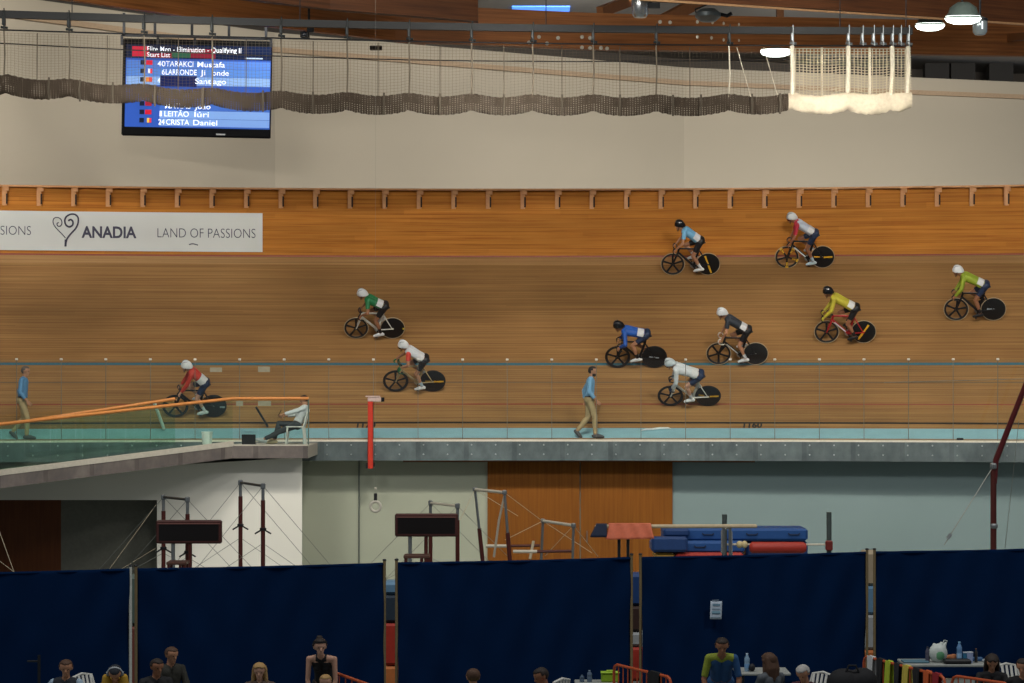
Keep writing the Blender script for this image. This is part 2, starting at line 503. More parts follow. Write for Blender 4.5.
# ceiling and beams
M_ceil = mat('ceiling_panel', '#8d8a86', .8, var=.04, scale=.4)
mb = MB(); mb.grid(lambda i, j: V((-40+80*i, 40+52*j, ZC)), 10, 10)
struct(mb.build('ceiling', M_ceil, smooth=False))
M_beam = wood('glulam', ['#72431f', '#955b2d', '#ad723f'], .4, 14, .55, seam=.045, seam_dark=.85, big=.3)
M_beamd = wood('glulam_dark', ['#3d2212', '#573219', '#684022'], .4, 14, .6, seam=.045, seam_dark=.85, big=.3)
def beam(pts, h, w, m, name='beam'):
    mb = MB(); P = [px(*p) for p in pts]; acc = 0
    for a, b in zip(P, P[1:]):
        L = (b-a).length; o = V((0, w, 0)); up = V((0, 0, h))
        quads = [((a, b, b+up, a+up), h), ((b+o, a+o, a+o+up, b+o+up), h), ((a+o, b+o, b, a), w), ((a+up, b+up, b+up+o, a+up+o), w),
                 ((a+o, a, a+up, a+o+up), h), ((b, b+o, b+o+up, b+up), h)]
        for q, v in quads:
            mb.add(q, [(0, 1, 2, 3)]); mb.uv[len(mb.f)-1] = [(acc, 0), (acc+L, 0), (acc+L, v), (acc, v)]
        acc += L
    return struct(mb.build(name, m, smooth=False))
bB = beam([(395, 41, 65), (600, 49.5, 66.5), (1060, 56.5, 71)], 1.02, .3, M_beam)
beam([(40, -4, 59), (200, 18, 62), (425, 44, 65.5)], .75, .3, M_beam)
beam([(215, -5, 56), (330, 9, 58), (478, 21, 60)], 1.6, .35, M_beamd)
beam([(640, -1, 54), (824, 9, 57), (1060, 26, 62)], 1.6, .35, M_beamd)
# thin pale nosing below the dark beam, cross struts
mb = MB(); mb.bar(px(640, -.6, 53.9), px(1060, 26.6, 61.9), .05, .05); struct(mb.build('trim_5', mat('trim_wood', '#a9825c', .6), smooth=False))
for a, b, w in [((664, 20, 68), (706, -2, 70), .34), ((780, 27, 70), (780, 2, 70), .3), ((985, 40, 73), (1060, 33, 66), .22), ((600, 12, 68), (640, -3, 71), .3)]:
    mb = MB(); A, B = px(*a), px(*b); mb.bar(A, B, .2, w); o = mb.build('beam', mat('strut_wood', '#8c5a33', .6), smooth=False); struct(o)
M_bolt = mat('white_bolt_cap', '#cfc9bb', .5)
bolt_px = [(529, 42.5), (539, 37), (547, 43.5), (558, 38), (582, 37), (590, 38), (582, 47.5), (590, 48), (601, 48), (607, 48.5), (644, 31), (654, 32), (660, 22), (670, 22.5),
           (697, 22), (712, 22.5), (723, 23.5), (738, 24.5), (697, 37), (711, 38), (723, 40), (738, 40.5)]
def beam_depth(x): 
    return 65+(x-395)/205*1.5 if x < 600 else 66.5+(x-600)/460*4.5
for x, y in bolt_px:
    p = px(x, y, beam_depth(x)-.03)
    m = MB(); m.lathe([(.055, 0), (.055, .02), (.03, .03), (0, .03)], Matrix.Translation(p) @ Matrix.Rotation(PI/2, 4, 'X'), 10)
    m.build('bolt', M_bolt, bB)
# roof-light strips
for i, (x0, x1, y0, d, w, c, s) in enumerate([(512, 570, 2.5, 74.5, 1.3, '#3f7fe0', 1.6), (246, 292, 8, 74.0, .5, '#5b62b8', .35)], 1):
    a = px(x0, y0, d); b = px(x1, y0, d); m = MB()
    m.box(((a.x+b.x)/2, d+ (0.6 if i == 1 else 0), ZC-.03), (b.x-a.x, w, .04)); 
    struct(m.build('window_%d' % i, mat('roof_light', c, .4, emit=c, es=s), smooth=False))

# ---- ramp and platform in front of the track (left)
M_conc = mat('ramp_concrete', '#a3a096', .7, var=.05, scale=1.2)
M_conc2 = wood('ramp_edge_panels', ['#575453', '#67605c', '#77706a'], 1.5, 2.2, .5, seam=1.2, seam_dark=.7, big=.4)
E = px(308, 446, 57); E.z = -.16
Bp = px(232, 447, 57); Bp.z = -.16
A0 = px(0, 475, 53); A0.z = CAMZ-(475-HY)/F*53
dirr = (A0-Bp).normalized(); A1 = A0+dirr*5
far = [V((E.x, 59.97, -.16)), V((Bp.x, 59.9, -.16)), V((A0.x-.6, 57.6, A0.z)), V((A1.x-.4, 57.2, A1.z))]
near = [E, Bp, A0, A1]
mb = MB(); TH = V((0, 0, -.30))
K = V((0, 0, .0))
for i in range(3):
    n0, n1, f0, f1 = near[i], near[i+1], far[i], far[i+1]
    mb.add([n0, n1, f1, f0], [(0, 3, 2, 1)], 0)
    mb.add([n0+TH, n1+TH, f1+TH, f0+TH], [(0, 1, 2, 3)], 0)
    mb.add([n0+TH, n0, n1, n1+TH], [(0, 1, 2, 3)], 1)
    L = (n1-n0).length; mb.uv[len(mb.f)-1] = [(0, i*7), (.3, i*7), (.3, i*7+L), (0, i*7+L)]
    mb.add([f0+TH, f0, f1, f1+TH], [(0, 3, 2, 1)], 1)
mb.add([near[0]+TH, near[0], far[0], far[0]+TH], [(0, 3, 2, 1)], 0)
ramp = struct(mb.build('floor_ramp', [M_conc, M_conc2], smooth=False)); lab(ramp, 'concrete ramp and landing leading up to the track')
# pale kerb on the ramp edge
mb = MB()
for a, b in zip(near, near[1:]):
    if a is E: continue
    mb.bar(a+V((0, .06, .05)), b+V((0, .06, .05)), .12, .12)
struct(mb.build('trim_6', mat('pale_kerb', '#b5b0a2', .7), smooth=False))
mb = MB(); mb.bar(E+V((0, .06, .015)), Bp+V((0, .06, .015)), .12, .03); struct(mb.build('trim_7', mat('pale_kerb', '#b5b0a2', .7), smooth=False))

# white wall below the ramp with an opening
M_wht = mat('white_wall_paint', '#dddcd2', .8, var=.02, scale=.5)
yw = 57.75; X = lambda x: (x-CX)/F*yw
xr = X(302); xo = X(157); zo = CAMZ-(500-HY)/F*yw
def topz(x):     # follows the ramp underside
    if x > Bp.x: return -.46
    t = (Bp.x-x)/(Bp.x-A1.x); return -.46+(A1.z-Bp.z)*t
mb = MB()
nx = 14; xsW = [X(-130)+(xo-X(-130))*i/nx for i in range(nx+1)]
for a, b in zip(xsW, xsW[1:]): mb.add([(a, yw, zo), (b, yw, zo), (b, yw, topz(b)), (a, yw, topz(a))], [(0, 1, 2, 3)])
mb.add([(xo, yw, FLOOR), (xr, yw, FLOOR), (xr, yw, topz(xr)), (xo, yw, topz(xo))], [(0, 1, 2, 3)])
mb.add([(xo, yw, FLOOR), (xo, yw+.25, FLOOR), (xo, yw+.25, zo), (xo, yw, zo)], [(0, 1, 2, 3)])
mb.add([(X(-130), yw, zo), (xo, yw, zo), (xo, yw+.25, zo), (X(-130), yw+.25, zo)], [(0, 1, 2, 3)])
xf = (302.3-CX)/F*60.9
mb.add([(xr, yw, FLOOR), (xf, 60.9, FLOOR), (xf, 60.9, -.46), (xr, yw, -.46)], [(0, 1, 2, 3)])
struct(mb.build('wall_left', M_wht, smooth=False))
# room behind the opening
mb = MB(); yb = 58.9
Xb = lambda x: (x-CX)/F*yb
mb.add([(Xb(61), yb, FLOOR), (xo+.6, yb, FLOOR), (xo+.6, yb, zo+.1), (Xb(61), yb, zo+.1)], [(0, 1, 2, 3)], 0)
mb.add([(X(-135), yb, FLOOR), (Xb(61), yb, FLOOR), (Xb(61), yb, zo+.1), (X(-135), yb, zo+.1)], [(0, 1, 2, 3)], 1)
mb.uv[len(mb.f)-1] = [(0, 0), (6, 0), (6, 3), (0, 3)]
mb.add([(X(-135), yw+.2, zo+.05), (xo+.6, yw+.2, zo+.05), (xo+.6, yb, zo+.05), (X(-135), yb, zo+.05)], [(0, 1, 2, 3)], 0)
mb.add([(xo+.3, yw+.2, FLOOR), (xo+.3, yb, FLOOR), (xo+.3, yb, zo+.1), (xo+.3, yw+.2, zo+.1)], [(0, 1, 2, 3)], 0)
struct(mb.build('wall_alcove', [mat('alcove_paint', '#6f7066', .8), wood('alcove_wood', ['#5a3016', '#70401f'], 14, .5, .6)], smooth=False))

# ---- glass balustrade along the track edge
G_clear = glass_mat('clear_glass', (.965, .985, .975), .02)
G_mid = glass_mat('pale_green_glass', (.925, .97, .945), .03)
G_green = glass_mat('green_glass', (.85, .945, .895), .035)
M_clip = mat('glass_clip', '#d8d6cc', .3, .3)
M_chan = mat('glass_edge', '#506059', .3)
step = 44.6
xg = 995-step*22.6
gi = 0
tg = thing('glass_screen', 'tall clear glass screen standing along the inner edge of the track', 'glass screen', RP(0, .05, -.1))
inv = tg.matrix_world.inverted()
x = -28.0
zg = CAMZ-(359.5-HY)/F*60.05
while x < 1060:
    a, b = phi_at(x, .05)+.0003, phi_at(x+step, .05)-.0003
    m = MB(); q = [RP(a, .05, -.095), RP(b, .05, -.095), RP(b, .05, zg), RP(a, .05, zg)]
    n = V((0, .012, 0)); m.add(q+[p+n for p in q], [(0, 1, 2, 3), (7, 6, 5, 4), (0, 4, 5, 1), (1, 5, 6, 2), (2, 6, 7, 3), (3, 7, 4, 0)])
    o = m.build('pane', G_clear, tg, smooth=False, T=inv)
    m = MB(); pm = RP(b+.0003, .05, zg); m.box(pm+V((0, 0, .0)), (.07, .04, .05), None, 0, .01); m.build('clip', M_clip, o, T=inv)
    m = MB(); pe = RP(b+.0003, .05, -.095); m.box((pe+pm)/2+V((0, .006, 0)), (.016, .014, zg+.095)); m.build('edge_seal', mat('glass_seal', '#5c5a4e', .5), o, smooth=False, T=inv)
    x += step
# ramp and landing balustrade
M_rail = wood('handrail_wood', ['#a4602a', '#c27a3c'], 1.5, 20, .45)
M_railm = mat('handrail_oak', '#c07c3e', .45)
def balustrade(pts, h, label, n_each, end_post=False):
    t = thing('glass_balustrade', label, 'balustrade', pts[0]); iv = t.matrix_world.inverted()
    for (a, b), n in zip(zip(pts, pts[1:]), n_each):
        for k in range(n):
            p = a+(b-a)*((k+.01)/n); q = a+(b-a)*((k+.99)/n)
            d = (q-p).normalized(); nn = V((-d.y, d.x, 0))*.012
            up = V((0, 0, h-.05))
            vs = [p, q, q+up, p+up]; m = MB()
            m.add(vs+[v+nn for v in vs], [(0, 1, 2, 3), (7, 6, 5, 4), (0, 4, 5, 1), (1, 5, 6, 2), (2, 6, 7, 3), (3, 7, 4, 0)])
            m.build('pane', G_mid if a is pts[0] and end_post else G_green, t, smooth=False, T=iv)
    m = MB(); m.tube([p+V((0, 0, h)) for p in pts], .04, 10); m.build('handrail', M_railm, t, T=iv)
    if end_post:
        m = MB(); m.bar(pts[0]+V((.0, 0, 0)), pts[0]+V((0, 0, h)), .03, .03); m.build('end_edge', M_chan, t, T=iv)
    return t
o1 = V((0, .15, .02))
balustrade([E+o1, Bp+o1, A0+o1, A1+o1], 1.12, 'glass balustrade with orange wooden handrail on the near edge of the ramp', [3, 9, 7], True)
Jn = px(170, 450, 57.6); Jn.z = -.16
fr = [Jn+V((0, .9, .0)), V((A0.x-.35, 57.4, A0.z-.02+.02)), V((A1.x-.3, 57.1, A1.z))]
balustrade(fr, 1.12, 'second glass balustrade with thin orange handrail behind the first, on the ramp far side', [6, 6])
M2 = MB(); M2.bar(E+V((0, .1, 1.14)), V((E.x, 59.9, .98)), .05, .05)

# ---- white banner on the barrier
M_ban = mat('banner_vinyl', '#bfc2c0', .55, var=.03, scale=.6)
M_ink = mat('banner_ink', '#37364a', .6)
rb = RHO_F-.03
ban0, ban1 = phi_at(-70, rb), phi_at(262.5, rb)
zb0 = CAMZ+(HY-252)/F*RP(ban1, rb, 0).y; zb1 = CAMZ+(HY-213.2)/F*RP(ban1, rb, 0).y
mb = MB(); ring(mb, (rb, zb0), (rb, zb1), 0, ph=(ban0, ban1), n=24); ring(mb, (rb+.012, zb0), (rb+.012, zb1), 0, flip=True, ph=(ban0, ban1), n=24)
banner = mb.build('banner', M_ban, smooth=False)
tag(banner, 'long white advertising banner with a heart logo fixed to the wooden barrier', 'banner')
def ban_text(txt, x0, x1, y0, y1, bold, name='lettering'):
    """text filling the pixel box x0..x1, y0..y1 on the banner"""
    m = text_mb(txt, 1, bold)
    xs = [p[0] for p in m.v]; ys = [p[1] for p in m.v]
    pa, pb = phi_at(x0, rb), phi_at(x1, rb); dd = RP((pa+pb)/2, rb, 0).y
    za, zb = CAMZ+(HY-y1)/F*dd, CAMZ+(HY-y0)/F*dd
    cap = max(ys)
    m.v = [tuple(RP(pa+(pb-pa)*(p[0]-min(xs))/(max(xs)-min(xs)), rb-.008, za+(zb-za)*max(p[1], -.02)/cap)) for p in m.v]
    return m.build(name, M_ink, banner, smooth=False)
ban_text('LAND OF PASSIONS', -70, 31, 225.5, 234.5, -.012)
ban_text('ANADIA', 81.5, 136.5, 226.3, 237.8, .03)
ban_text('LAND OF PASSIONS', 157.5, 255.5, 228.5, 237.8, -.012)
# heart of two scrolls on a stem
def ban_pt(x, y, off=.012):
    ph = phi_at(x, rb); p = RP(ph, rb-off, 0); p.z = CAMZ+(HY-y)/F*p.y; return p
m = MB()
heart_l = [(65.5, 238), (62, 234), (57.5, 229.5), (54, 225), (53, 221), (54.5, 218), (58, 217.5), (61, 219.5), (62, 223), (60.5, 226), (57.8, 226), (57, 223.5), (58.8, 222.5)]
heart_r = [(65.7, 246.5), (66, 242), (67.2, 238.5), (71, 233.5), (75.5, 228.5), (78, 223), (78, 217.5), (75, 214.5), (70.5, 214.3), (66.5, 216.5), (64.8, 220.5), (66, 225), (69.5, 226.8), (72.5, 225), (72.8, 221.5), (70.5, 219.5), (68.3, 221)]
def spl(P, n=4):
    out = []
    for i in range(len(P)-1):
        p0, p1, p2, p3 = P[max(i-1, 0)], P[i], P[i+1], P[min(i+2, len(P)-1)]
        for k in range(n):
            t = k/n; out.append(tuple(.5*((2*p1[a])+(-p0[a]+p2[a])*t+(2*p0[a]-5*p1[a]+4*p2[a]-p3[a])*t*t+(-p0[a]+3*p1[a]-3*p2[a]+p3[a])*t**3) for a in range(len(p1))))
    out.append(P[-1]); return out
m.tube([ban_pt(*p) for p in spl(heart_l)], .014, 6)
m.tube([ban_pt(*p) for p in spl(heart_r)], .024, 6)
m.tube([ban_pt(65.6, 239.5), ban_pt(65.4, 246.5)], .03, 6)
m.build('heart_logo', M_ink, banner)
m = MB(); m.tube([ban_pt(*p) for p in spl([(189, 244.6), (193, 243.8), (198, 245.2)])], .015, 6); m.build('dark_scuff', M_ink, banner)
# ================================================================ PEOPLE
def ik(a, c, l1, l2, pole):
    """middle joint between a and c, bent towards pole"""
    a, c = V(a), V(c); d = c-a; L = min(d.length, (l1+l2)*.999)
    d.normalize(); x = (l1*l1-l2*l2+L*L)/(2*L); h = math.sqrt(max(l1*l1-x*x, 1e-6))
    p = V(pole); p = p-d*p.dot(d); p.normalize()
    return a+d*x+p*h, a+d*L

def remesh(mb, voxel, smooth=2, fac=.45):
    me = bpy.data.meshes.new('tmp'); me.from_pydata(mb.v, [], mb.f)
    o = bpy.data.objects.new('tmp', me); COL.objects.link(o)
    r = o.modifiers.new('r', 'REMESH'); r.mode = 'VOXEL'; r.voxel_size = voxel; r.use_smooth_shade = True
    s = o.modifiers.new('s', 'SMOOTH'); s.factor = fac; s.iterations = smooth
    dg = bpy.context.evaluated_depsgraph_get()
    out = bpy.data.meshes.new_from_object(o.evaluated_get(dg))
    bpy.data.objects.remove(o); bpy.data.meshes.remove(me)
    return out

def bones_of(J, fem=False, k=1.0, curl=.5):
    """tapered bones (name, a, b, ra, rb) of a whole body"""
    B = []
    def bn(n, a, b, ra, rb): B.append((n, V(a), V(b), ra*k, rb*k))
    hl, hr, pel = J['hip_l'], J['hip_r'], J['pelvis']; sl, sr = J['sh_l'], J['sh_r']; neck = J['neck']
    side = (sl-sr).normalized(); hs = (hl-hr).normalized()
    tw = .88 if fem else 1.0
    mid = pel.lerp(neck, .45); up = (neck-pel).normalized(); fwd = side.cross(up).normalized()
    bn('pelvis', hl+up*.02, hr+up*.02, .098, .098)
    bn('pelvis', pel-fwd*.03*k+hs*.07*k-up*.02, pel-fwd*.03*k-hs*.07*k-up*.02, .095, .095)
    for sg in (1, -1):
        bn('abdomen', pel+hs*sg*.055*k, mid+side*sg*.055*k*tw, .095, .088*tw)
        bn('chest', mid+side*sg*.055*k*tw, pel.lerp(neck, .82)+side*sg*.078*k*tw, .09*tw, .092*tw)
    if fem:
        for sg in (1, -1): bn('chest', pel.lerp(neck, .7)+side*sg*.065*k+fwd*.04*k, pel.lerp(neck, .69)+side*sg*.065*k+fwd*.06*k, .058, .05)
    top = pel.lerp(neck, .93)
    bn('shoulder', sl.lerp(sr, .12), top+side*.03*k, .056*tw, .066); bn('shoulder', sr.lerp(sl, .12), top-side*.03*k, .056*tw, .066)
    hc = J['head']; hu = J['hup']; hf = J['hfw']; hside = hu.cross(hf)
    bn('neck', neck-up*.03*k, hc-hu*.06*k-hf*.012*k, .056*tw, .05*tw)
    bn('head', hc+hu*.03*k-hf*.012*k, hc+hu*.034*k+hf*.018*k, .09, .085)
    bn('head', hc+hf*.03*k-hu*.01*k, hc+hf*.052*k-hu*.085*k, .064, .036)
    bn('head', hc+hf*.089*k+hu*.012*k, hc+hf*.104*k-hu*.026*k, .011, .015)          # nose
    bn('head', hc+hf*.078*k+hu*.028*k+hside*.032*k, hc+hf*.078*k+hu*.028*k-hside*.032*k, .014, .014)   # brow
    bn('head', hc+hf*.083*k-hu*.058*k+hside*.012*k, hc+hf*.083*k-hu*.058*k-hside*.012*k, .012, .012)   # lips
    for sg in (1, -1):
        e = hc+hside*sg*.082*k-hf*.012*k
        bn('head', e+hu*.022*k, e-hu*.016*k, .018, .012)
    for s, sg in (('l', 1), ('r', -1)):
        S, Ebw, W = J['sh_'+s], J['el_'+s], J['wr_'+s]
        bn('upper_arm_'+s, S, Ebw, .049*tw, .038*tw)
        bn('forearm_'+s, Ebw, Ebw.lerp(W, .3), .039*tw, .039*tw); bn('forearm_'+s, Ebw.lerp(W, .3), W, .039*tw, .026*tw)
        H, K, A, T = J['hip_'+s], J['kn_'+s], J['an_'+s], J['to_'+s]
        bn('thigh_'+s, H, K, .085, .054); 
        back = (K-A).cross(hs).normalized()
        if back.dot(T-A) > 0: back = -back
        bn('shin_'+s, K, A.lerp(K, .08), .052, .036); bn('shin_'+s, K.lerp(A, .2)+back*.012*k, K.lerp(A, .45)+back*.012*k, .052, .046)
        foot = (T-A); heel = A-foot.normalized()*.05*k; heel = V(heel)-(J.get('fup', V((0, 0, 1))))*.04*k
        bn('foot_'+s, A, heel, .036, .032); bn('foot_'+s, heel, A.lerp(T, .6)-J.get('fup', V((0, 0, 1)))*.01*k, .034, .036)
        bn('foot_'+s, A, A.lerp(T, .6), .036, .034); bn('foot_'+s, A.lerp(T, .55), T, .037, .026)
        # hand
        d = J['hd_'+s].normalized(); n = J['hn_'+s]; n = (n-d*n.dot(d)).normalized(); lat = d.cross(n)*(1 if s == 'l' else -1)
        # lat points to the thumb side
        kn = [W+d*.088*k+lat*q*k for q in (.03, .01, -.011, -.03)]
        for q, kk in zip((.018, .007, -.006, -.017), kn): bn('hand_'+s, W+d*.012*k+lat*q*k, kk, .0165, .0125)
        for i, (kk, ln) in enumerate(zip(kn, (.07, .079, .073, .058))):
            c1, c2 = curl*1.2, curl*2.5
            sp = lat*(.10, .03, -.04, -.12)[i]
            m1 = kk+((d+sp)*math.cos(c1)+n*math.sin(c1)).normalized()*ln*.52*k
            m2 = m1+((d+sp)*math.cos(c2)+n*math.sin(c2)).normalized()*ln*.5*k
            bn('hand_'+s, kk, m1, .0105, .0095); bn('hand_'+s, m1, m2, .0095, .0085)
        t0 = W+d*.028*k+lat*.022*k; t1 = t0+(d*.55+lat*.75+n*.35).normalized()*.04*k; t2 = t1+(d*.85+lat*.25+n*.5).normalized()*.034*k
        bn('hand_'+s, t0, t1, .014, .0115); bn('hand_'+s, t1, t2, .011, .009)
    return B

def figure(label, M, J, skin, garments, hair=None, fem=False, k=1.0, curl=.5, voxel=.0105, group=None, beard=None, extras=None, name='person', cat='person'):
    """one continuous body with its clothing, hair and eyes as children.
    garments: (name, {bone: (t0, t1) or material index tuple}, offset, [materials])"""
    root = thing(name, label, cat, M, group)
    B = bones_of(J, fem, k, curl)
    mb = MB()
    for n, a, b, ra, rb in B: mb.capsule(a, b, ra, rb, 8 if n.startswith('hand') else 14)
    me = remesh(mb, voxel); me.name = 'body'
    n = len(me.vertices); co = np.empty(n*3); me.vertices.foreach_get('co', co); co = co.reshape(-1, 3)
    no = np.empty(n*3); me.vertices.foreach_get('normal', no); no = no.reshape(-1, 3)
    best = np.full(n, 1e9); bi = np.zeros(n, int); bt = np.zeros(n)
    for i, (nm, a, b, ra, rb) in enumerate(B):
        d = np.array(b-a); L2 = d@d
        t = np.clip(((co-np.array(a))@d)/max(L2, 1e-9), 0, 1)
        q = np.linalg.norm(co-(np.array(a)+t[:, None]*d), axis=1)-(ra+(rb-ra)*t)
        w = q < best; best[w] = q[w]; bi[w] = i; bt[w] = t[w]
    names = [b[0] for b in B]
    # whole-limb parameter for bones made of several pieces
    for s in 'lr':
        for base, ja, jb in (('forearm_', 'el_', 'wr_'), ('shin_', 'kn_', 'an_')):
            a, b = J[ja+s], J[jb+s]; d = np.array(b-a)
            w = np.isin(bi, [i for i, q in enumerate(names) if q == base+s])
            bt[w] = np.clip(((co[w]-np.array(a))@d)/(d@d), 0, 1)
    up = np.array(J['neck']-J['pelvis']); 
    for nm in ('abdomen', 'chest', 'pelvis'):
        w = np.isin(bi, [i for i, q in enumerate(names) if q == nm])
        bt[w] = ((co[w]-np.array(J['pelvis']))@up)/(up@up)
    me.materials.clear(); me.materials.append(skin)
    body = link('body', me, root)
    nf = len(me.polygons)
    fv = [tuple(p.vertices) for p in me.polygons]
    def shell(nm, sel, off, mats, mfun=None, noise_amp=0, parent=root):
        keep = [f for f in fv if all(sel[v] for v in f)]
        if not keep: return None
        used = sorted({v for f in keep for v in f}); ix = {v: i for i, v in enumerate(used)}
        cnt = {}
        for f in keep:
            for a, b in zip(f, f[1:]+f[:1]): cnt[(min(a, b), max(a, b))] = cnt.get((min(a, b), max(a, b)), 0)+1
        rim = {v for e, c in cnt.items() if c == 1 for v in e}
        vs = []
        for v in used:
            o = off*(.45 if v in rim else 1)
            if noise_amp: o += noise_amp*noise.noise(V(co[v])*14)
            vs.append(tuple(co[v]+no[v]*o))
        fs = [tuple(ix[v] for v in f) for f in keep]
        # turned-in hem
        inn = {}
        for v in rim: inn[v] = len(vs); vs.append(tuple(co[v]-no[v]*.004))
        for f in keep:
            for a, b in zip(f, f[1:]+f[:1]):
                if cnt[(min(a, b), max(a, b))] == 1: fs.append((ix[b], ix[a], inn[a], inn[b]))
        g = MB(); g.v = vs; g.f = fs
        if mfun: g.m = [mfun(f) for f in keep]+[0]*(len(fs)-len(keep))
        else: g.m = [0]*len(fs)
        ob = g.build(nm, mats, parent)
        ob.data.polygons.foreach_set('use_smooth', [True]*len(ob.data.polygons))
        return ob
    out = {}
    for gd in garments:
        nm, spec, off, mats = gd[:4]
        sel = np.zeros(n, bool); mi = np.zeros(n, int)
        for bn, r in spec.items():
            w = np.isin(bi, [i for i, q in enumerate(names) if q == bn or q[:-2] == bn])
            w &= (bt >= r[0]-1e-6) & (bt <= r[1]+1e-6)
            sel |= w
            if len(r) > 2: mi[w] = r[2]
        out[nm] = shell(nm, sel, off, mats, (lambda f: int(mi[f[0]])) if len(mats) > 1 else None, gd[4] if len(gd) > 4 else 0)
    hc, hu, hf = np.array(J['head']), np.array(J['hup']), np.array(J['hfw'])
    hs = np.cross(hu, hf); rel = (co-hc)/k; pu, pf, ps = rel@hu, rel@hf, rel@hs
    ishead = np.isin(bi, [i for i, q in enumerate(names) if q in ('head', 'neck')])
    if hair:
        hm, style = hair
        if style == 'long': sel = ishead & (((pu > .06+.0*pf) & (pf < .09)) | ((pf < .035) & (pu > -.03)) | ((pf < .0) & (pu > -.12)))
        else: sel = ishead & ((pu > .072) | ((pf < .02) & (pu > .02)) | ((pf < -.03) & (pu > -.05)))
        shell('hair', sel, .018*k if style != 'short' else .011*k, [hm], None, .006)
        if style in ('long', 'tied'):
            m = MB(); Hc = J['head']; U, Fw = J['hup'], J['hfw']; S_ = U.cross(Fw)
            if style == 'long':
                for q in (-.062, -.035, 0, .035, .062):
                    p0 = Hc-Fw*.055*k+S_*q*k+U*.04*k; p1 = Hc-Fw*(.085-abs(q)*.3)*k+S_*q*1.15*k-U*.1*k; p2 = V((p1.x, p1.y, p1.z-.16*k))
                    m.capsule(p0, p1, .042*k, .045*k, 10); m.capsule(p1, p2, .045*k, .026*k, 10)
                for q in (-.085, .085):
                    p0 = Hc+S_*q*k+U*.02*k; p1 = Hc+S_*q*1.12*k-U*.11*k; m.capsule(p0, p1, .026*k, .03*k, 10); m.capsule(p1, V((p1.x, p1.y, p1.z-.13*k)), .03*k, .016*k, 10)
            else:
                p0 = Hc-Fw*.07*k+U*.08*k; m.ell(Hc-Fw*.055*k+U*.125*k, (.045*k, .045*k, .04*k)); m.capsule(p0, p0-Fw*.01*k+U*.02*k, .03*k, .03*k)
            mm = remesh(m, .011, 2); mm.materials.append(hm); link('hair_length', mm, root)
    if beard is not None: shell('beard', ishead & (pf > -.0) & (pu < -.045) & (pu > -.125) & ~((np.abs(ps) < .02) & (pu > -.062)), .005, [beard], None, .002)
    for sg in (1, -1):
        m = MB(); m.ell(J['head']+J['hfw']*.083*k+J['hup']*.008*k+J['hup'].cross(J['hfw'])*sg*.031*k, (.0115*k,)*3, None, 8, 6)
        m.build('eye', mat('dark_eye', '#1c140f', .25), root)
    return root, J, out

def head_frame(J): 
    u, f = J['hup'], J['hfw']; s = u.cross(f)
    return Matrix(((f.x, s.x, u.x, J['head'].x), (f.y, s.y, u.y, J['head'].y), (f.z, s.z, u.z, J['head'].z), (0, 0, 0, 1)))

def rotz(a): return Matrix.Rotation(a, 4, 'Z')
SKIN = mat('skin_light', '#a8795c', .55, var=.04); SKIN2 = mat('skin_tanned', '#8f6146', .55, var=.04); SKIN3 = mat('skin_pale', '#b98f78', .55, var=.04)

# ---------------------------------------------------------------- riders
def helmet(root, J, main, accent, visor=None, stripe=None):
    T = head_frame(J) @ Matrix.Translation(V((0, 0, .004))) @ Matrix.Scale(1.14, 4)
    m = MB(); nu, nv = 28, 12
    def P(u, v):
        a = 2*PI*u; t = v*PI/2*.97
        x, y, z = math.cos(a)*math.cos(t), math.sin(a)*math.cos(t), math.sin(t)
        lx = .142 if x < 0 else .118
        rim = -.012-.035*max(0, -x)+.02*max(0, x)
        ridge = 1+.02*math.cos(a*6)*math.cos(t)
        return V((x*lx*ridge-.012, y*.098*ridge, (rim-.022)*(1-z)+z*.122+.035))
    m.grid(P, nu, nv, 0, None, lambda i, j: 1 if (stripe and j in stripe) else 0)
    m.grid(lambda u, v: P(u, 0)*(1-v*.12)+V((0, 0, .004*v)), nu, 1, 1)
    m.add([P(i/nu, 1) for i in range(nu)], [tuple(range(nu))])
    h = m.build('helmet', [main, accent], root, T=T)
    # vents as raised dark slots
    v = MB()
    for yy in (-.045, 0, .045):
        v.tube([V((.07, yy, .118)), V((.02, yy*1.1, .143)), V((-.05, yy*1.1, .138))], [.006, .009, .006], 6)
    v.build('vent', accent, h, T=T)
    st = MB()
    for sg in (1, -1): st.tube([V((.0, sg*.092, .02)), V((.02, sg*.082, -.05)), V((.05, sg*.03, -.125)), V((.055, 0, -.13))], .006, 6)
    st.build('chin_strap', mat('strap_black', '#15161a', .6), h, T=T)
    if visor:
        g = MB(); 
        g.grid(lambda u, q: V((.098-.06*abs(u*2-1)**2, (u*2-1)*.082, .03-.055*q+.006*math.cos(u*PI))), 10, 3)
        g.grid(lambda u, q: V((.106-.06*abs(u*2-1)**2, (u*2-1)*.084, .03-.055*(1-q)+.006*math.cos(u*PI))), 10, 3)
        g.build('visor', visor, root, T=T)

